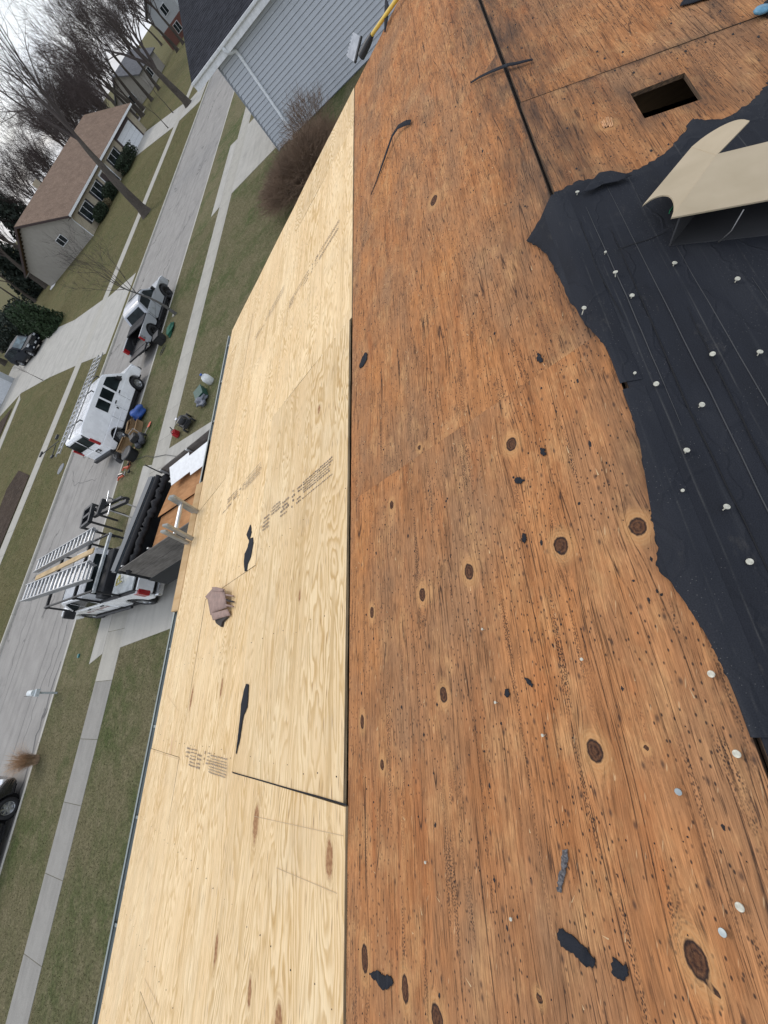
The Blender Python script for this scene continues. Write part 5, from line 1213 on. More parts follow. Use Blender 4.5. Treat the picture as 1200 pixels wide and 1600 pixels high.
# board extensions, plank by plank
for P0, sgn in ((Af, 1), (Bf, -1)):
    for k in range(2):
        o = Vector((.03 * sgn, 0)); wall(P0 + dv * .25 + o, P0 + dv * 4.55 + o, 1.27 + .48 * k, 1.74 + .48 * k, .03, 'side_board', M_GREYPLY)
    for k in range(4):
        q = P0 + dv * (.4 + 1.3 * k) - Vector((.03 * sgn, 0)); m = MB(); m.b2(TL(q.x - .02, q.y - .035, .9), TL(q.x + .02, q.y + .035, 2.24)); m.build('stake', plain('pale_stake', (.42, .43, .43), .5, .5), tr)
m = MB(); m.panel([TL(*Af, .66), TL(*Bf, .66), TL(*Bb, .66), TL(*Ab, .66)], .06); m.build('bed_floor', M_STEELB, tr)
m = MB(); m.b2(TL(4.2, 7.3, .36), TL(6.6, 12.2, .56)); m.bar(TL(4.9, 12.2, .46), TL(4.45, 13.1, .46), .12, .12); m.bar(TL(5.3, 12.2, .46), TL(4.5, 13.1, .46), .12, .12); m.build('chassis', M_STEELB, tr)
wt, wr_ = wheel_mesh(.36, .22, 6)
for y_ in (8.6, 9.45):
    for x_ in (3.75 + .35, 6.95 + .25):
        o = bpy.data.objects.new('wheel', None); link(o, tr); o.location = TL(x_ + (.19 * (11 - y_)) * .2, y_, .36); link(bpy.data.objects.new('tyre', wt), o); link(bpy.data.objects.new('rim', wr_), o); o.rotation_euler = (0, 0, RAD(100))
m = MB(); m.tube([TL(6.72, 11.7, 2.0), TL(6.75, 11.7, 2.55)], .02, 6); m.build('tarp_post', M_STEELB, tr)
# load: torn-off sheets lying in the trailer, each its own thing
M_OLDS = m_weathered('torn_old_plywood', (.34, .165, .07), (.46, .24, .11)); M_WHITESH = plain('white_panel', (.74, .75, .75), .6)
def sheet(name, label, P, mat, cat, th=.014, grp=None):
    c = Vector((0, 0, 0))
    for q in P: c += Vector(q) / len(P)
    m = MB(); m.panel([Vector(q) - c for q in P], th); o = m.build(name, mat); o.location = c; return tag(o, label, cat, grp)
sheet('old_plywood_sheet', 'brown torn plywood sheet on top of the trailer load, left of the ladder', [(6.5, 11.15, 1.85), (5.2, 11.55, 1.9), (5.5, 8.4, 2.0), (7.0, 8.1, 2.0)], M_OLDS, 'plywood')
sheet('old_plywood_sheet', 'brown plywood sheet tilted in the trailer by the grey side boards', [(5.22, 11.5, 1.82), (3.85, 11.95, 1.70), (4.30, 9.0, 1.80), (5.52, 8.6, 1.95)], M_OLDS, 'plywood')
sheet('old_plywood_sheet', 'brown plywood offcut leaning on the trailer load below the ladder', [(6.3, 8.6, 2.07), (4.7, 9.2, 1.95), (4.9, 7.6, 1.95), (6.6, 7.4, 2.07)], M_OLDS, 'plywood')
for k in range(3):
    x0_ = 6.72 + .02 * k; sheet('siding_sheet', 'white broken panel leaning inside the trailer far board, %s strip' % ('streetmost', 'middle', 'housemost')[k], [(x0_ - .12, 11.0 - .95 * k, 2.16), (x0_ - .75, 10.85 - .95 * k, 2.06), (x0_ - .58, 9.95 - .95 * k, 2.06), (x0_ + .06, 10.06 - .95 * k, 2.16)], M_WHITESH, 'panel', .012, 'white panels in the trailer')
sheet('felt_bundle', 'black torn felt heaped under the tarp roll in the trailer', [(6.4, 11.4, 1.4), (3.75, 12.2, 1.3), (3.85, 11.5, 1.25), (6.4, 10.8, 1.4)], plain('heap_felt', (.02, .02, .022), .8, bump=.6), 'felt', .25)

# ladder against the eave with a protective timber over the gutter
gz = p.z - .005; gy = p.y
bd = MB(); bd.bar((1.0, gy + .065, gz + .021), (2.66, gy + .065, gz + .021), .135, .036); o = bd.build('protective_board', m_weathered('raw_lumber', (.52, .335, .16), (.64, .45, .25)), None, .003); tag(o, 'raw orange timber plank laid over the gutter under the ladder', 'plank')
m = MB(); m.bar((1.02, gy + .128, gz - .05), (2.3, gy + .128, gz - .05), .02, .14); tag(m.build('backing_board', m_weathered('raw_lumber2', (.42, .26, .12), (.52, .34, .18))), 'dark edged board behind the gutter plank at the eave', 'plank')
M_LADR = plain('oxidised_aluminium', (.40, .40, .385), .5, .55, .18, 12.)
la, lb = Vector((2.03, 6.05, .03)), Vector((2.03, 4.36, 5.10))
lad = ladder('leaning_ladder', 'aluminium extension ladder leaning on the plank at the eave', la, lb, .42, (1, 0, 0), 17, rail=(.026, .068), rung=.02, mat=M_LADR, sections=2, offs=-.09, shift=.08, rung_mat=M_ALU)
for sg in (1, -1):
    for sct in range(2):
        d = (lb - la).normalized(); q = lb - la + Vector((sg * (.21 - .03 * sct), 0, 0)) + d.cross(Vector((1, 0, 0))) * (-.09 * sct) + d * .08 * sct
        m = MB(); m.bar(q - d * .03, q + d * .02, .034, .078, d.cross(Vector((1, 0, 0)))); m.build('end_cap', plain('grey_cap', (.30, .31, .29), .7), lad, .008)
# felt sheet hanging over the eave beside the plank
hs_ = PF(0, EAVE); m = MB(); m.panel([(2.70, hs_.y + .02, hs_.z + .02), (3.35, hs_.y + .02, hs_.z + .02), (3.30, hs_.y + .19, hs_.z - .18), (2.68, hs_.y + .16, hs_.z - .16)], .004); tag(m.build('felt_apron', M_TRIM), 'black felt flap hanging over the gutter beside the ladder plank', 'felt flap')

# black steel frame with jacks standing on the driveway beyond the truck
fr_ = thing('jack_frame', 'black steel frame with screw jacks standing on the driveway beyond the white pickup', 'equipment', (7.75, 18.35, .016), RAD(10)); FZ = .38
m = MB()
for a, b in (((-.5, .35, 1.3), (-.5, 1.0, 1.3)), ((.35, .35, 1.3), (.35, 1.0, 1.3)), ((-.5, .35, 1.3), (.35, .35, 1.3)), ((-.5, 1.0, 1.3), (.35, 1.0, 1.3)), ((-.07, .35, 1.3), (-.07, 1., 1.3))): m.bar(a, b, .12, .14)
m.build('top_frame', M_STEELB, fr_)
for x_ in (-.3, .15): m = MB(); m.b2((x_ - .16, .4, 1.2), (x_ + .16, .95, 1.24)); m.build('panel', plain('dark_panel', (.045, .045, .05), .5), fr_)
for x_ in (-.5, .35):
    for y_ in (.35, 1.0): m = MB(); m.bar((x_, y_, 0), (x_, y_, 1.3), .07, .07, (1, 0, 0)); m.build('leg', M_STEELB, fr_)
m = MB(); m.bar((-.2, .35, 1.2), (-.2, -1.5, .8), .14, .14); m.bar((.1, .35, 1.2), (.25, -1.0, .8), .12, .12); m.bar((-.3, .0, 1.15), (.4, -.2, 1.15), .16, .2); m.build('drawbar', M_STEELB, fr_)
for x_, y_ in ((.35, -.5), (-.5, -.9)): m = MB(); m.tube([(x_, y_, 0), (x_, y_, 1.15)], .035, 8); m.tube([(x_ - .2, y_, 1.15), (x_ + .25, y_ - .12, 1.2)], .025, 8); m.build('screw_jack', M_CHROME, fr_)
m = MB(); m.lathe([(.13, -.02), (.16, 0), (.13, .02)], (.1, -1.2, .75), 14, Matrix.Rotation(pi / 2, 3, 'Y')); m.build('hose_coil', M_TRIM, fr_)

# mailbox
mb = thing('mailbox', 'pale metal mailbox on a post at the kerb near the driveway apron', 'mailbox', (.72, 20.5, 0)); mb.scale = (.85, .85, .66)
m = MB(); m.bar((0, 0, 0), (0, 0, 1.05), .09, .09, (1, 0, 0)); m.bar((0, .05, .98), (0, .5, .98), .09, .06); m.build('post', plain('grey_post', (.42, .46, .47), .6), mb)
pr = [(-.10, 0), (.10, 0), (.10, .14)] + [(.10 * cos(pi * k / 8), .14 + .10 * sin(pi * k / 8)) for k in range(1, 8)] + [(-.10, .14)]
m = MB(); m.prism([(a * 1.25, 1.01 + b * 1.1) for a, b in pr], 'y', .02, .56); m.build('box', plain('mailbox_paint', (.62, .66, .66), .35, .3), mb, .01)
m = MB(); m.b2((-.145, .30, 1.2), (-.135, .36, 1.42)); m.build('flag', M_TRIM, mb); m = MB(); m.b2((-.16, -.14, .9), (.16, .0, 1.12)); m.build('newspaper_holder', plain('holder', (.52, .56, .57), .5), mb, .02)
m = MB(); m.b2((1.95, 19.35, .0), (2.1, 19.45, .06)); tag(m.build('sprinkler_marker', plain('teal_plastic', (.05, .2, .2), .5), None, .01), 'small teal marker at the edge of the driveway apron', 'marker')

# dry ornamental grass clump by the black car
rnd = random.Random(9); m = MB()
for k in range(900):
    a = rnd.uniform(0, 2 * pi); r0_ = rnd.uniform(0, .16); L = rnd.uniform(.5, 1.15); out = rnd.uniform(.1, .75); dx_, dy_ = cos(a), sin(a); wv = rnd.uniform(.003, .006)
    q = [Vector((dx_ * (r0_ + out * L * t_ * t_), dy_ * (r0_ + out * L * t_ * t_), L * (t_ - .45 * out * t_ * t_))) for t_ in (0, .4, .75, 1)]
    s_ = Vector((-dy_, dx_, 0)) * wv
    m.add([q[0] - s_, q[0] + s_, q[1] - s_, q[1] + s_, q[2] - s_ * .7, q[2] + s_ * .7, q[3]], [(0, 1, 3, 2), (2, 3, 5, 4), (4, 5, 6)])
o = m.build('ornamental_grass', plain('dry_straw', (.46, .32, .21), .9, vary=.35, sc=9.), recalc=False); o.location = (-1.55, 21.0 - .55, 0); tag(o, 'dry brown ornamental grass clump at the kerb by the black car', 'ornamental grass')

# tools and rubbish on the verge and lawn
M_CARDB = plain('brown_carton', (.33, .215, .11), .85, vary=.2); M_BLUE = plain('blue_tarp', (.02, .075, .30), .5, vary=.3, bump=.4)
def blob(name, label, cat, loc, r, mat, squash=.7, seed=0, grp=None, n=14, amp=.22):
    rnd_ = random.Random(seed); bm = bmesh.new(); bmesh.ops.create_icosphere(bm, subdivisions=3, radius=1)
    ph = [rnd_.uniform(0, 6) for _ in range(6)]
    for v in bm.verts:
        c = v.co; k = 1 + amp * (sin(3.1 * c.x + ph[0]) * sin(2.7 * c.y + ph[1]) + .6 * sin(6.3 * c.z + ph[2] + 3 * c.x) + .4 * sin(9 * c.y + ph[3]))
        v.co = Vector((c.x * r[0] * k, c.y * r[1] * k, max(c.z * r[2] * k + r[2] * .85, 0)))
    me = bpy.data.meshes.new(name); bm.to_mesh(me); bm.free(); me.materials.append(mat)
    for f in me.polygons: f.use_smooth = True
    o = bpy.data.objects.new(name, me); link(o); o.location = loc; return tag(o, label, cat, grp)
def carton_box(name, label, loc, d, rz, grp=None, open_=True):
    root = thing(name, label, 'carton', loc, rz, grp); x, y, z = d[0] / 2, d[1] / 2, d[2]
    m = MB(); m.b2((-x, -y, 0), (x, y, .01)); m.b2((-x, -y, 0), (-x + .012, y, z)); m.b2((x - .012, -y, 0), (x, y, z)); m.b2((-x, -y, 0), (x, -y + .012, z)); m.b2((-x, y - .012, 0), (x, y, z)); m.build('carton_body', M_CARDB, root)
    m = MB(); m.panel([(-x, -y, z), (x, -y, z), (x, -y - .2, z + .08), (-x, -y - .2, z + .08)], .008); m.build('flap', M_CARDB, root); m = MB(); m.panel([(-x, y, z), (x, y, z), (x, y - .22, z + .03), (-x, y - .22, z + .03)], .008); m.build('flap', M_CARDB, root)
    return root
blob('blue_bag', 'bright blue plastic bag on the verge beside the van', 'bag', (14.35, 20.05, 0), (.42, .40, .30), M_BLUE, seed=1)
carton_box('carton', 'tall brown carton on the verge next to the blue bag', (13.45, 20.25, 0), (.75, .42, .45), .2); carton_box('carton', 'narrow pale carton standing behind the blue bag on the verge', (13.35, 19.75, 0), (.7, .22, .3), .15)
carton_box('carton', 'brown carton in front of the van rear wheel', (12.45, 20.55, 0), (.8, .5, .42), -.3)
m = MB(); m.b2((-.45, -.3, 0), (.45, .3, .03)); o = m.build('flat_cardboard', M_CARDB); o.location = (11.65, 19.9, .02); o.rotation_euler = (0, 0, .3); tag(o, 'flattened brown cardboard under the black buckets on the verge', 'cardboard')
def bucket(name, label, loc, r, h_, mat, lid=True):
    root = thing(name, label, 'bucket', loc); m = MB(); m.lathe([(r * .85, 0), (r, h_), (r * .96, h_), (r * .8, .02)] if not lid else [(r * .85, 0), (r, h_)], n=20); m.build('body', mat, root)
    if lid: m = MB(); m.lathe([(r * 1.06, h_ - .03), (r * 1.06, h_ + .015), (r * .95, h_ + .03), (r * .2, h_ + .02)], n=20); m.build('lid', mat, root)
    m = MB(); m.tube([(r * cos(a_), .1 * r, h_ * .95 + r * .5 * sin(a_)) for a_ in [pi * k / 8 for k in range(9)]], .008, 5); m.build('handle', M_NAIL, root); return root
M_BUCK = plain('black_bucket', (.02, .021, .024), .5)
bucket('round_bin', 'black round lidded tub on the verge behind the van', (11.5, 19.55, 0), .38, .42, M_BUCK)
cmp_ = thing('air_compressor', 'dark portable air compressor on the verge beside the black tub', 'compressor', (12.1, 18.95, 0), .6)
m = MB(); m.tube([(-.4, -.14, .22), (-.36, -.14, .22), (.36, -.14, .22), (.4, -.14, .22)], [.08, .15, .15, .08], 14); m.tube([(-.4, .16, .22), (-.36, .16, .22), (.36, .16, .22), (.4, .16, .22)], [.08, .15, .15, .08], 14); m.build('tank', plain('dark_grey_tank', (.05, .052, .06), .4), cmp_)
m = MB(); m.b2((-.25, -.2, .36), (.22, .2, .62)); m.build('motor_cover', M_TRIM, cmp_, .04, 2); m = MB(); m.tube([(.4, -.2, .3), (.55, -.2, .6), (.55, .2, .6), (.4, .2, .3)], .018, 6); m.build('handle', M_NAIL, cmp_)
m = MB(); m.tube([(.3, -.32, .09), (.3, -.26, .09)], .09, 12); m.tube([(.3, .28, .09), (.3, .34, .09)], .09, 12); m.build('wheel_pair', M_TYRE, cmp_)
def shovel(name, label, a, b, hmat, bmat):
    a, b = Vector(a), Vector(b); d = (b - a).normalized(); root = thing(name, label, 'shovel', tuple(a)); m = MB(); m.tube([(0, 0, 0), b - a], .018, 8); m.build('handle', hmat, root)
    m = MB(); sd_ = d.cross(Vector((0, 0, 1))); e = b - a; m.panel([e + sd_ * .12, e - sd_ * .12, e - sd_ * .10 + d * .28, e + d * .36, e + sd_ * .10 + d * .28], .006); m.build('blade', bmat, root); return root
M_ORNG = plain('orange_red_paint', (.55, .10, .05), .5)
shovel('orange_shovel', 'orange red bladed shovel lying on the verge beside the compressor', (12.35, 18.95, .1), (12.95, 18.82, .07), M_NAIL, M_ORNG)
m = MB(); rnd = random.Random(3)
wd = thing('nail_gun_pile', 'pile of orange and black nail guns at the corner of the verge', 'power tools', (10.9, 19.85, 0))
for k in range(7):
    a = rnd.uniform(0, 2 * pi); q = Vector((rnd.uniform(-.35, .35), rnd.uniform(-.35, .35), .06)); e = q + Vector((cos(a) * .3, sin(a) * .3, rnd.uniform(0, .15)))
    m = MB(); m.bar(q, e, .07, .09); m.bar(e, e + Vector((-sin(a) * .18, cos(a) * .18, .02)), .05, .06); m.build('nail_gun', (M_ORNG, M_TRIM, M_NAIL)[k % 3], wd, .012)
hose = thing('air_hose', 'thin dark air hose running across the pavement to the driveway', 'hose', (0, 0, 0)); 
m = MB(); pth = [(11.2, 19.3, .03), (11.0, 18.2, .03), (10.6, 17.4, .04), (10.3, 16.3, .04), (9.2, 14.0, .04), (8.0, 12.9, .04)]; m.tube(pth, .012, 6); m.build('hose_run', M_TRIM, hose)
bl_ = thing('black_toolbag', 'black tool bag lying at the van rear bumper', 'tool bag', (11.9, 21.0, 0), .5); m = MB(); m.box((0, 0, .16), (.62, .3, .32), None, .8); m.build('bag_body', M_TRIM, bl_, .04, 2); m = MB(); m.tube([(-.2, 0, .3), (-.12, 0, .44), (.12, 0, .44), (.2, 0, .3)], .015, 6); m.build('handle', M_NAIL, bl_)
# cluster by the house: leaf blower / mower, green bins, white jug
mw = thing('lawn_blower', 'black engine powered machine on the lawn near the driveway edge', 'machine', (11.35, 14.85, 0), .8)
m = MB(); m.b2((-.4, -.26, .12), (.4, .26, .30)); m.build('deck', M_TRIM, mw, .05, 2); m = MB(); m.lathe([(.2, .3), (.22, .36), (.2, .48), (.1, .54)], (-.05, 0, 0), 14); m.build('engine', M_TRIM, mw)
m = MB(); m.lathe([(.07, .50), (.085, .53), (.06, .56)], (.12, .1, 0), 12); m.build('fuel_cap', M_CHROME, mw)
for sx_ in (-.32, .32):
    for sy_ in (-.3, .3): m = MB(); m.tube([(sx_, sy_ - .03, .12), (sx_, sy_ + .03, .12)], .12, 12); m.build('wheel', M_TYRE, mw)
m = MB(); m.tube([(-.4, -.2, .3), (-.9, -.2, .8), (-.9, .2, .8), (-.4, .2, .3)], .016, 6); m.build('handle', M_NAIL, mw)
rc = thing('fuel_can', 'red plastic fuel can beside the black machine', 'fuel can', (11.1, 15.6, 0), .3); m = MB(); m.box((0, 0, .15), (.34, .24, .3), None, .85); m.build('can_body', plain('red_plastic', (.42, .015, .02), .45), rc, .04, 2); m = MB(); m.tube([(.1, 0, .28), (.22, 0, .42)], [.03, .018], 8); m.tube([(-.12, 0, .28), (-.1, 0, .36), (.02, 0, .36), (.05, 0, .28)], .018, 6); m.build('spout', M_TRIM, rc)
gc = thing('green_crate', 'dark green open crate on the lawn below the gutter', 'crate', (12.55, 14.1, 0), .5); m = MB(); M_DGRN = plain('dark_green_plastic', (.015, .07, .05), .5)
for a, b in (((-.35, -.24, 0), (.35, .24, .02)), ((-.35, -.24, 0), (-.33, .24, .3)), ((.33, -.24, 0), (.35, .24, .3)), ((-.35, -.24, 0), (.35, -.22, .3)), ((-.35, .22, 0), (.35, .24, .3))): m.b2(a, b)
m.build('crate_shell', M_DGRN, gc); m = MB(); m.box((0, 0, .31), (.74, .52, .04)); m.build('rim', M_DGRN, gc, .01)
blob('tool_jumble', 'heap of grey and black cords between the crate and the machine', 'cords', (12.1, 13.95, 0), (.28, .3, .16), plain('cord_grey', (.16, .17, .2), .6, vary=.7, sc=20., bump=.6), seed=4, amp=.35)
wj = thing('white_jug', 'white plastic jug on the lawn beside the gutter', 'jug', (13.2, 13.75, 0), .2); m = MB(); m.lathe([(.17, 0), (.2, .04), (.2, .3), (.14, .42), (.05, .47), (.05, .52)], n=18); m.build('jug_body', plain('white_plastic', (.78, .79, .78), .4), wj); m = MB(); m.lathe([(.06, .5), (.06, .56), (.02, .565)], n=12); m.build('cap', M_BLUE, wj)
# by the silver pickup
bn = thing('black_bin', 'black tool bin on the verge behind the silver pickup', 'bin', (19.95, 20.15, 0), .3); m = MB(); m.box((0, 0, .24), (.6, .48, .48), None, 1.08); m.build('bin_body', M_TRIM, bn, .03, 2); m = MB(); m.box((0, 0, .5), (.68, .55, .05)); m.build('lid', M_TRIM, bn, .02)
blob('green_cloth', 'dark green cloth lying beside the black bin on the verge', 'cloth', (20.35, 19.45, 0), (.5, .26, .12), plain('green_cloth', (.015, .10, .06), .8, bump=.5), seed=8, amp=.3)
m = MB(); 
for k in range(3): m.tube([(.2 * cos(a_) + .12 * k, .16 * sin(a_) - .1 * k, .02 + .015 * k) for a_ in [2 * pi * q / 20 for q in range(19)]], .014, 5)
o = m.build('coiled_hose', M_TRIM); o.location = (18.9, 19.95, 0); tag(o, 'small coil of black hose on the grass near the van front', 'hose')
m = MB(); m.b2((-.14, -.1, 0), (.14, .1, .05)); o = m.build('concrete_pad', M_KERB); o.location = (21.95, 19.75, 0); 
tag(o, 'small pale concrete block at the foot of the young tree', 'block')
m = MB(); m.lathe([(.42, -.02), (.42, .02), (.36, .03), (.05, .03)], n=20); o = m.build('drain_cover', plain('grey_cover', (.16, .17, .18), .7)); o.location = (14.9, 30.75, .005); tag(o, 'grey round cover in the far verge behind the van', 'cover')

# ---------------------------------------------------------------- neighbouring houses
M_SIDG = plain('grey_blue_siding', (.50, .525, .56), .55, 0, .05, 3.); M_DRKSH = m_shingle('charcoal_shingle', (.022, .023, .028), (.045, .047, .055)); M_WHT = plain('white_enamel', (.78, .79, .80), .45); M_WDOOR = plain('white_door', (.66, .68, .70), .5)
ng = thing('neighbour_garage', 'grey sided neighbouring garage with dark shingle roof and white gutter', 'garage', (30.3, 11.5, 0))
L_, D_ = 15., 11.
m = MB(); m.b2((.03, -L_, 0), (.2, -.03, 4.3)); m.build('side_wall', plain('siding_shadow_gap', (.22, .24, .265), .8), ng)
# lap siding, course by course
cm = MB(); cm.add([(-.02, -L_, 0), (-.02, -.06, 0), (.022, -.06, .180), (.022, -L_, .180), (.05, -L_, 0), (.05, -.06, 0)], [(0, 1, 2, 3), (0, 4, 5, 1)]); cme = cm.mesh('siding_course', M_SIDG, recalc=False)
for k in range(21): o = link(bpy.data.objects.new('siding_course', cme), ng); o.location = (-.022, 0, .06 + .202 * k)
m = MB(); m.b2((-.03, -.09, 0), (.06, .02, 4.3)); m.build('corner_post', plain('corner_grey', (.25, .27, .30), .5), ng)
m = MB(); m.prism([(0.05, 0), (D_, 0), (D_, 4.3), (D_ / 2, 6.4), (.05, 4.3)], 'y', -.16, -.02); m.build('gable_wall', M_SIDG, ng)
m = MB(); m.b2((D_ - .2, -L_, 0), (D_, -.03, 4.3)); m.build('side_wall', M_SIDG, ng)
m = MB(); m.prism([(0.05, 0), (D_, 0), (D_, 4.3), (D_ / 2, 6.4), (.05, 4.3)], 'y', -L_, -L_ + .15); m.build('gable_wall', M_SIDG, ng)
rz = lambda x: 4.62 + (x + .55) * .345
m = MB(); m.prism([(-.55, rz(-.55)), (D_ / 2, rz(D_ / 2)), (D_ / 2, rz(D_ / 2) + .14), (-.55, rz(-.55) + .14)], 'y', -L_ - .4, 1.4); m.prism([(D_ + .55, rz(-.55)), (D_ / 2 + .001, rz(D_ / 2)), (D_ / 2 + .001, rz(D_ / 2) + .14), (D_ + .55, rz(-.55) + .14)], 'y', -L_ - .4, 1.4); roof_o = m.build('roof', M_DRKSH, ng)
# shingle courses: low steps up the slope
for k in range(38):
    x_ = -.56 + k * .158; m = MB(); z_ = rz(x_) + .142
    m.add([(x_, -L_ - .4, z_), (x_, 1.4, z_), (x_, 1.4, z_ + .012), (x_, -L_ - .4, z_ + .012), (x_ + .158, 1.4, z_ + .0545 + .001), (x_ + .158, -L_ - .4, z_ + .0545 + .001)], [(0, 1, 2, 3), (3, 2, 4, 5)])
    if x_ + .158 < D_ / 2: m.build('shingle_course', M_DRKSH, roof_o, recalc=False)
m = MB(); m.b2((-.52, -L_ - .35, 4.30), (.05, 1.36, 4.33)); m.build('soffit', M_WHT, ng)
m = MB(); m.b2((-.57, -L_ - .4, 4.31), (-.53, 1.4, 4.74)); m.build('fascia', M_WHT, ng)
y = -.575; gp = [(-.58, 4.60), (-.66, 4.60), (-.69, 4.64), (-.70, 4.74), (-.685, 4.745), (-.68, 4.65), (-.65, 4.615), (-.595, 4.615), (-.595, 4.72), (-.58, 4.72)]
m = MB(); m.prism(gp, 'y', -L_ - .4, 1.42); m.build('gutter', M_WHT, ng)
m = MB(); m.prism([(-.55, 4.3), (D_ / 2, rz(D_ / 2) - .3), (D_ / 2, rz(D_ / 2) + .12), (-.55, 4.72)], 'y', 1.40, 1.43); m.build('rake_board', M_WHT, ng)
m = MB(); m.tube([(-.62, -1.05, 4.60), (-.62, -1.05, 4.42), (-.45, -1.15, 4.28), (-.12, -1.30, 4.15), (-.08, -1.32, 3.9), (-.08, -1.32, .35), (-.14, -1.3, .2), (-.5, -1.2, .12)], .085, 8); m.build('downspout', plain('pale_downspout', (.84, .87, .90), .4), ng)
m = MB(); m.b2((1.2, -.02, .05), (9.6, .03, 2.4)); m.build('garage_door', M_WDOOR, ng)

# ranch house across the street
def window(root, x0, x1, z0, z1, y, axis='y', out=-1, shutters=None, mull=1, frame_m=M_WHT):
    w = bpy.data.objects.new('window', None); link(w, root); m = MB()
    def bx(a0, a1, b0, b1, t0, t1):
        if axis == 'y': m.b2((a0, y + out * t0, b0), (a1, y + out * t1, b1))
        else: m.b2((y + out * t0, a0, b0), (y + out * t1, a1, b1))
    f = .07
    bx(x0 - f, x1 + f, z0 - f, z0, -.02, .06); bx(x0 - f, x1 + f, z1, z1 + f, -.02, .06); bx(x0 - f, x0, z0, z1, -.02, .06); bx(x1, x1 + f, z0, z1, -.02, .06)
    for k in range(1, mull + 1): xm = x0 + (x1 - x0) * k / (mull + 1); bx(xm - .035, xm + .035, z0, z1, -.02, .055)
    m.build('frame', frame_m, w); m = MB(); bx(x0, x1, z0, z1, -.03, .012); m.build('pane', M_GLASS, w)
    if shutters:
        for a, b in ((x0 - f - .42, x0 - f - .03), (x1 + f + .03, x1 + f + .42)): m = MB(); bx(a, b, z0 - f, z1 + f, -.01, .05); m.build('shutter', shutters, w)
    return w
M_BRNSH = m_shingle('brown_shingle', (.165, .112, .080), (.25, .18, .135)); M_TAN = plain('tan_brick', (.40, .345, .25), .85, 0, .15, 3.); M_BEIGE = plain('beige_siding', (.34, .315, .275), .7, 0, .08, 2.); M_DKBR = plain('dark_brown_trim', (.045, .026, .024), .6); M_BLKSH = plain('black_shutter', (.014, .014, .016), .6)
rh = thing('ranch_house', 'tan ranch house with brown shingle roof and black shutters across the street', 'house', (59.2, 50.5, 1.1), RAD(-4.5))
LW, DP = 27., 14.5
m = MB(); m.b2((0, 0, -.6), (LW, .2, 2.95)); m.build('front_wall', M_TAN, rh); m = MB(); m.b2((0, DP - .2, -.6), (LW, DP, 2.95)); m.build('rear_wall', M_BEIGE, rh)
gab = [(.0, -.6), (DP, -.6), (DP, 2.95), (DP / 2, 6.05), (.0, 2.95)]
for x_ in (-.06, LW - .1):
    m = MB(); m.prism(gab, 'x', x_, x_ + .16); gw = m.build('gable_wall', M_BEIGE, rh)
# lap courses on the near gable
for k in range(24):
    z_ = -.35 + k * .26; 
    ya = 0 if z_ < 2.95 else (z_ - 2.95) / 3.1 * DP / 2; m = MB(); m.b2((-.085, ya + .02, z_), (-.06, DP - ya - .02, z_ + .235)); m.build('siding_course', M_BEIGE, rh)
sl = 3.4 / (DP / 2 + .0)
def roofp(y0, y1, z0, z1, x0, x1, th=.16):
    m = MB(); m.panel([(x0, y0, z0), (x1, y0, z0), (x1, y1, z1), (x0, y1, z1)], th); return m.build('roof_slope', M_BRNSH, rh)
roofp(-.75, DP / 2, 3.0, 6.45, -.7, LW + .6); roofp(DP + .75, DP / 2, 3.0, 6.45, -.7, LW + .6)
for sgn, ye in ((1, -.78), (-1, DP + .78)):
    m = MB(); m.b2((-.7, ye - .05, 2.82), (LW + .6, ye + .05, 3.06)); m.build('gutter', M_WHT, rh)
for x_ in (-.72, LW + .6):
    m = MB(); m.bar((x_, -.78, 2.93), (x_, DP / 2, 6.36), .06, .26, (0, -.5, 1)); m.build('rake_board', M_DKBR, rh); m = MB(); m.bar((x_, DP + .78, 2.93), (x_, DP / 2, 6.36), .06, .26, (0, .5, 1)); m.build('rake_board', M_DKBR, rh)
m = MB(); m.b2((-.7, -.74, 2.76), (LW + .6, -.0, 2.80)); m.build('soffit', M_DKBR, rh)
for a, b in ((2.0, 4.3), (6.6, 8.9), (14.4, 17.2)): window(rh, a, b, .75, 2.3, 0., 'y', -1, M_BLKSH, 1)
window(rh, 3.6, 5.3, 1.7, 2.6, -.085, 'x', -1, None, 1)
m = MB(); m.b2((10.2, -.05, 0), (11.3, .0, 2.15)); m.build('front_door', M_DKBR, rh); m = MB(); m.b2((11.5, -.06, .2), (12.8, .0, 2.1)); m.build('entry_sidelight', M_GLASS, rh); m = MB(); m.b2((10.0, -.08, -.1), (10.18, .0, 2.4)); m.b2((12.82, -.08, -.1), (13.0, .0, 2.4)); m.b2((10.0, -.081, 2.2), (13.0, .0, 2.4)); m.build('entry_frame', M_WHT, rh)
m = MB(); m.b2((19.3, -.06, -.1), (25.0, .0, 2.35)); gd = m.build('garage_door', M_WDOOR, rh)
for k in range(1, 4): m = MB(); m.b2((19.3, -.068, -.1 + .61 * k - .012), (25.0, -.06, -.1 + .61 * k + .012)); m.build('door_groove', plain('groove', (.35, .36, .37), .6), gd)
m = MB(); m.b2((18.9, -.09, -.1), (19.28, .0, 2.4)); m.b2((25.02, -.09, -.1), (25.4, .0, 2.4)); m.b2((18.9, -.091, 2.37), (25.4, .0, 2.75)); m.build('door_surround', M_DKBR, rh)
m = MB(); m.tube([(-.55, -.8, 2.8), (-.3, -.3, 2.5), (-.12, -.1, 2.2), (-.12, -.1, .0)], .06, 6); m.build('downspout', M_WHT, rh)
m = MB(); m.b2((9.0, DP / 2 + .6, 5.4), (9.8, DP / 2 + 1.3, 7.2)); m.build('chimney', M_TAN, rh)
m = MB(); m.bar((-.62, DP - 3.6, -.5), (-.62, DP - .4, -.1), .8, .5); m.build('cellar_hatch', M_WHT, rh)

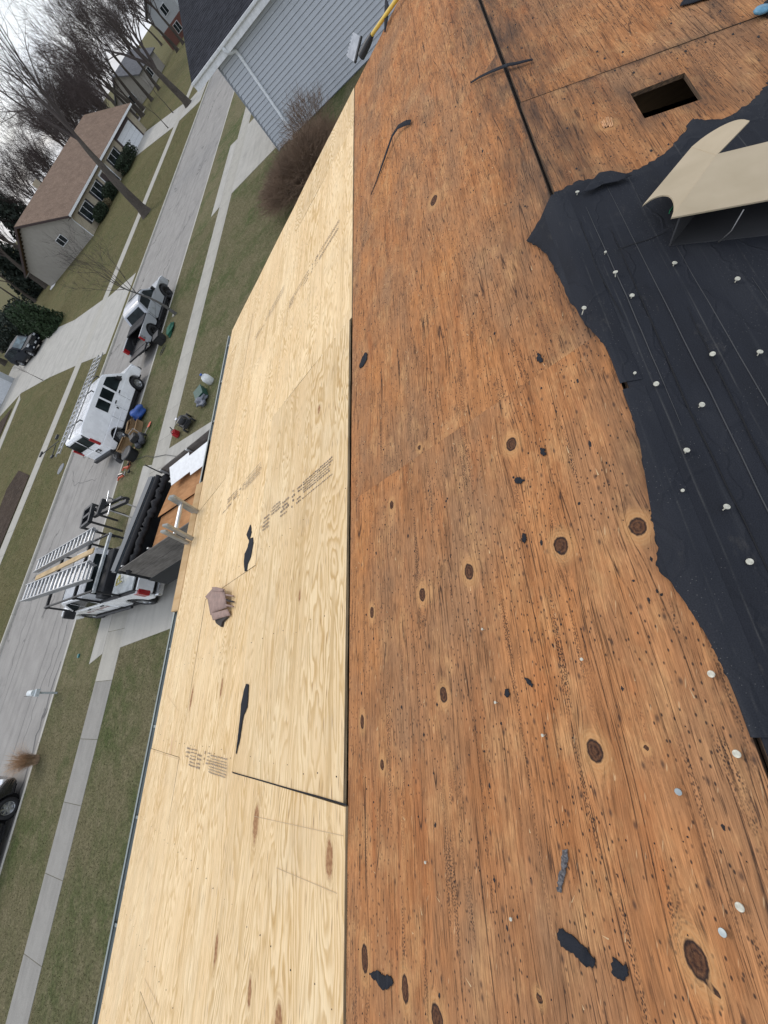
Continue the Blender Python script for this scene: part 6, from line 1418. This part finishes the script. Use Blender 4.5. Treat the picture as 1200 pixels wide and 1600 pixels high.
# houses farther up the street
def simple_house(name, label, loc, rz_, Lx, Dy, hw, hr, wallm, roofm, wins, group='houses farther up the street', brick=None, door=None):
    r_ = thing(name, label, 'house', loc, rz_, group)
    m = MB(); m.b2((0, 0, -.5), (Lx, Dy, hw)); m.build('walls', wallm, r_)
    if brick: m = MB(); m.b2((-.03, -.03, -.5), (Lx + .03, Dy + .03, hw * .45)); m.build('brick_base', brick, r_)
    for y0 in (-.5, Dy + .5): m = MB(); m.panel([(-.6, y0, hw - .1), (Lx + .6, y0, hw - .1), (Lx + .6, Dy / 2, hw + hr), (-.6, Dy / 2, hw + hr)], .2); m.build('roof_slope', roofm, r_)
    for x_ in (-.02, Lx - .1): m = MB(); m.prism([(0, hw), (Dy, hw), (Dy / 2, hw + hr - .15)], 'x', x_, x_ + .12); m.build('gable', wallm, r_)
    for (a, b, c, d, f) in wins:
        window(r_, a, b, c, d, -.03 if f == 'y' else -.05, f, -1, None, 1)
    if door: m = MB(); m.b2((door[0], -.08, -.1), (door[1], 0, 2.3)); m.build('garage_door', M_WDOOR, r_)
    return r_
M_GRYSH = m_shingle('grey_shingle', (.12, .12, .125), (.19, .19, .20)); M_BRICK = plain('dark_red_brick', (.15, .06, .045), .85, 0, .25, 6.); M_LGREY = plain('pale_grey_siding', (.42, .44, .45), .6)
simple_house('beige_house', 'beige gabled house with grey roof just beyond the ranch house', (126, 63, 1.1), RAD(-6), 11, 10, 3.0, 3.0, M_BEIGE, M_GRYSH, [(3, 5, 1, 2.4, 'y'), (4.4, 6.2, 1, 2.4, 'x')])
simple_house('two_storey_house', 'pale grey two storey house with red brick base far up the street', (140, 52, 1.1), RAD(-25), 15, 10, 6.2, 2.6, M_LGREY, M_GRYSH, [(2, 4, 4, 5.4, 'y'), (6, 8, 4, 5.4, 'y'), (10.5, 12.5, 4, 5.4, 'y'), (2, 4, .9, 2.3, 'y'), (3, 5, 4, 5.4, 'x'), (3, 5, .9, 2.3, 'x')], brick=M_BRICK, door=(8, 12.5))
simple_house('white_house', 'white house half hidden by bare trees at the street end', (172, 40, 1.1), RAD(-12), 16, 10, 5.6, 2.6, M_LGREY, M_GRYSH, [(2, 4, 3.6, 5, 'y'), (7, 9, 3.6, 5, 'y')])
simple_house('garage_house', 'house with white garage door behind the dark suv at the left edge', (27.5, 58.4, 1.1), RAD(-2), 10, 9, 3.1, 2.6, M_LGREY, M_BRNSH, [], group=None, door=(6.0, 9.2))

# ---------------------------------------------------------------- trees and shrubs
M_BARK = m_bark('grey_bark', (.050, .042, .035), (.105, .090, .075)); M_TWIG = plain('twig_bark', (.060, .047, .042), .9, vary=.25, sc=1.5); M_TWIG2 = plain('far_twig_bark', (.075, .056, .052), .95, vary=.3, sc=.6)
def rdir(r_, d, ang):
    u = d.orthogonal().normalized(); w = d.cross(u); a = r_.uniform(0, 2 * pi); return (d * cos(ang) + (u * cos(a) + w * sin(a)) * sin(ang)).normalized()
MINR = [.004]
def grow(mb_t, mb_c, r_, start, d, length, rad, level, maxl, kids, up, wig, sides):
    n = 5 if level < 2 else 4 if level < maxl else 3; path = [start]; rr = [rad]; q = start; dd = d
    for i in range(n):
        dd = (dd + Vector((r_.gauss(0, wig), r_.gauss(0, wig), r_.gauss(0, wig))) + Vector((0, 0, up))).normalized()
        q = q + dd * (length / n); path.append(q); rr.append(rad * (1 - .62 * (i + 1) / n) if level < maxl else rad * (1 - .8 * (i + 1) / n))
    (mb_t if level == 0 else mb_c).tube(path, rr, sides[min(level, len(sides) - 1)], caps=False)
    if level >= maxl: return
    k = kids[level]
    for j in range(k):
        t_ = r_.uniform(.30 if level else .55, 1.0) if j else 1.0
        f = t_ * n; i = min(int(f), n - 1); pos = path[i].lerp(path[i + 1], f - i); ax = (path[i + 1] - path[i]).normalized()
        ang = r_.uniform(.28, .62) if level == 0 else r_.uniform(.35, .9)
        if j == 0: ang *= .35
        r0_ = rr[min(i + 1, n)] * r_.uniform(.55, .85)
        grow(mb_t, mb_c, r_, pos, rdir(r_, ax, ang), length * r_.uniform(.55, .85) * (1.1 if level == 0 else .82), max(r0_, MINR[0]), level + 1, maxl, kids, up, wig * 1.15, sides)
def tree(name, label, loc, trunk_len, rad, kids, maxl, seed, lean=(0, 0), up=.10, wig=.10, sides=(10, 6, 4, 3, 3), bark=None, twig=None, cat='tree', group=None, minr=None):
    r_ = random.Random(seed); a, b = MB(), MB(); root = thing(name, label, cat, loc, 0, group)
    d = Vector((lean[0], lean[1], 1)).normalized()
    a.tube([(0, 0, -.1), d * .25, d * .7], [rad * 1.55, rad * 1.22, rad * 1.02], sides[0], caps=False)
    grow(a, b, r_, d * .6, d, trunk_len, rad, 0, maxl, kids, up, wig, sides)
    a.build('trunk', bark or M_BARK, root, recalc=False); b.build('crown', twig or M_TWIG, root, recalc=False)
    return root
tree('street_tree', 'large leaning bare maple in the far verge in front of the ranch house', (47.4, 33.5, .14), 7.0, .50, (5, 5, 5, 5, 4), 5, 3, (.26, .02), .05, .07)
tree('street_tree', 'bare tree beside the far driveway, past the leaning maple', (73., 33.9, .16), 6.4, .46, (6, 5, 5, 5, 4), 5, 8, (.06, .0), .05, .08)
tree('young_tree', 'young bare tree on the verge beside the silver pickup', (21.9, 19.55, 0), 2.4, .075, (6, 5, 5, 4), 4, 12, (.0, .03), .05, .10, (8, 5, 3, 3, 3), bark=plain('young_bark', (.12, .115, .105), .9))
tree('sapling', 'thin bare sapling at the edge of the far driveway and lawn', (29.3, 43.5, .75), 1.1, .03, (5, 4, 3), 3, 15, (0, 0), .06, .12, (5, 3, 3, 3))
rnd = random.Random(21)
for i, (x, y) in enumerate(((72.2, 38.), (77.5, 38.6), (88.0, 33.0))):
    tree('sapling', ('slim dark sapling left of the far house driveway', 'slim dark sapling right of the far house driveway', 'slim dark sapling beside the cross street')[i], (x, y, far_z(y)), 2.2, .06, (4, 3, 3), 3, 30 + i, (0, 0), .1, .08, (5, 3, 3, 3))
# bare wood behind the houses: every trunk a tree
spots = []
for i in range(84):
    if i < 44: x = rnd.uniform(46, 150); y = rnd.uniform(70, 100) if x < 100 else rnd.uniform(56, 96)
    elif i < 60: x = rnd.uniform(94, 134); y = rnd.uniform(50, 74)
    else: x = rnd.uniform(110, 260); y = rnd.uniform(34, 95)
    if 134 < x < 160 and 44 < y < 64: y += 24
    if 165 < x < 190 and 34 < y < 52: y += 24
    if 123 < x < 140 and 60 < y < 76: y += 16
    spots.append((x, y))
MINR[0] = .014
protos = [tree('bare_tree', 'bare grey brown tree in the wood behind the ranch house', (spots[k][0], spots[k][1], 1.1), rnd.uniform(4.5, 6.), rnd.uniform(.24, .34), (7, 6, 6, 5), 4, 60 + k, (rnd.uniform(-.08, .08), 0), .07, .09, (7, 4, 3, 3, 3), twig=M_TWIG2, group='bare trees behind the houses') for k in range(5)]
for i in range(5, len(spots)):
    c = copy_tree(protos[i % 5]); c.location = (spots[i][0], spots[i][1], 1.1); c['label'] = ('bare grey brown tree in the wood behind the ranch house' if i < 44 else 'bare tree in the thicket between the ranch house and beige house' if i < 60 else 'bare tree far up the street among the last houses'); c.rotation_euler = (0, 0, rnd.uniform(0, 6.28)); s_ = rnd.uniform(.85, 1.4); c.scale = (s_, s_, s_ * rnd.uniform(.9, 1.15))

MINR[0] = .004
# leafy evergreens
M_YEW = plain('yew_foliage', (.020, .034, .014), .85, vary=.5, sc=6.); M_ARB = plain('arborvitae_foliage', (.024, .046, .016), .85, vary=.5, sc=5.); M_PINE = plain('pine_foliage', (.022, .032, .022), .9, vary=.4, sc=3.)
def leafy(name, label, cat, loc, r, n, mat, leaf, seed, group=None, shape='round'):
    r_ = random.Random(seed); root = thing(name, label, cat, loc, 0, group); m = MB()
    for i in range(n):
        while True:
            q = Vector((r_.uniform(-1, 1), r_.uniform(-1, 1), r_.uniform(0, 1)))
            if shape == 'round':
                if (q.x ** 2 + q.y ** 2 + ((q.z - .4) / .62) ** 2) < 1 + .25 * sin(5 * q.x + seed) * sin(6 * q.y): break
            elif shape == 'cone':
                if math.hypot(q.x, q.y) < (1 - q.z) ** .6 * (1 + .2 * sin(7 * math.atan2(q.y, q.x) + 9 * q.z)): break
            else:
                if max(abs(q.x), abs(q.y)) < .95 + .06 * sin(9 * q.z + 6 * q.x) and q.z < .95 + .05 * sin(11 * q.x + 3): break
        if q.length < .55 and r_.random() < .6 and shape != 'cone': continue
        c = Vector((q.x * r[0], q.y * r[1], q.z * r[2])); a = Vector((r_.gauss(0, 1), r_.gauss(0, 1), r_.gauss(0, 1) + .5)).normalized(); u = a.orthogonal().normalized() * leaf * r_.uniform(.6, 1.3); w = a.cross(u).normalized() * leaf * r_.uniform(.35, .7)
        m.add([c - u, c + w, c + u, c - w], [(0, 1, 2, 3)])
    m.build('foliage', mat, root, recalc=False)
    s = MB(); s.tube([(0, 0, 0), (0, 0, r[2] * .7)], [.08, .03], 6); s.build('stem', M_BARK, root)
    return root
hl = lambda x, y: (59.2 + x * cos(RAD(-4.5)) - y * sin(RAD(-4.5)), 50.5 + x * sin(RAD(-4.5)) + y * cos(RAD(-4.5)), 1.1)
leafy('clipped_yew', 'round clipped yew below the window nearest the ranch house corner', 'shrub', hl(3.2, -1.3), (1.7, 1.1, 1.3), 2600, M_YEW, .13, 1, 'foundation shrubs of the ranch house')
leafy('clipped_yew', 'clipped yew below the middle window of the ranch house', 'shrub', hl(7.8, -1.3), (1.7, 1.1, 1.5), 2600, M_YEW, .13, 2, 'foundation shrubs of the ranch house')
leafy('clipped_hedge', 'long clipped hedge block beside the white garage door across the street', 'hedge', hl(15.6, -1.5), (2.9, 1.0, 1.5), 3600, M_YEW, .13, 3, 'foundation shrubs of the ranch house', 'block')
leafy('straw_shrub', 'pale straw coloured shrub between the two clipped yews', 'shrub', hl(5.4, -1.3), (.7, .7, .9), 900, plain('straw_shrub', (.17, .14, .075), .9, vary=.4), .1, 4)
for i, (x, y) in enumerate(((39.4, 47.6), (40.2, 49.6), (41.2, 51.6), (42.4, 53.6))):
    leafy('arborvitae', ('streetmost arborvitae of the hedge beside the dark suv', 'second arborvitae from the street beside the dark suv', 'third arborvitae from the street beside the dark suv', 'farthest arborvitae of the hedge beside the dark suv')[i], 'hedge', (x, y, far_z(y)), (1.5, 1.5, 3.8), 3400, M_ARB, .16, 10 + i, 'arborvitae hedge by the far driveway', 'cone')
leafy('dark_evergreen', 'dark spreading evergreen at the rear corner of the ranch house', 'evergreen', (51, 66, 1.1), (4.5, 3.5, 3.6), 5200, M_PINE, .22, 20)
leafy('tall_evergreen', 'tall dark evergreen showing above the ranch house roof', 'evergreen', (78, 74, 1.1), (4.2, 4.2, 12.), 7000, M_PINE, .36, 21, None, 'cone')
leafy('tall_evergreen', 'second tall dark evergreen above the ranch roof, nearer its gable', 'evergreen', (70, 76, 1.1), (4.0, 4.0, 9.5), 6000, M_PINE, .36, 22, None, 'cone')
# brown twiggy shrub by the neighbour's downspout
M_BTW = plain('brown_twig', (.195, .13, .085), .9, vary=.3, sc=2.)
def twig_shrub(name, label, loc, R, hgt, n, seed):
    r_ = random.Random(seed); root = thing(name, label, 'shrub', loc); m = MB()
    for i in range(n):
        a = r_.uniform(0, 2 * pi); e = r_.uniform(.05, 1) ** .6; top_ = Vector((cos(a) * R * e * r_.uniform(.8, 1.1), sin(a) * R * e * r_.uniform(.8, 1.1), hgt * (1 - .45 * e * e) * r_.uniform(.7, 1.08))); b_ = Vector((cos(a) * .5 * e, sin(a) * .5 * e, 0))
        mid = b_.lerp(top_, .55) + Vector((r_.gauss(0, .08), r_.gauss(0, .08), .12)); rr = r_.uniform(.006, .011)
        m.tube([b_, mid, top_], [rr, rr * .8, rr * .3], 3, caps=False)
        for k in range(7):
            t_ = r_.uniform(.25, 1); q = mid.lerp(top_, t_); d = (top_ - mid).normalized(); e_ = q + rdir(r_, d, r_.uniform(.3, .9)) * r_.uniform(.15, .5)
            m.tube([q, e_], [rr * .55, rr * .25], 3, caps=False)
    m.build('twigs', M_BTW, root, recalc=False); return root
twig_shrub('twiggy_shrub', 'big rounded brown leafless shrub below the neighbour garage downspout', (22.8, 8.3, 0), 2.9, 1.6, 1900, 5)
twig_shrub('twiggy_shrub', 'taller loose leafless shrub against the neighbour garage siding', (26.2, 8.0, 0), 1.6, 2.1, 170, 6)
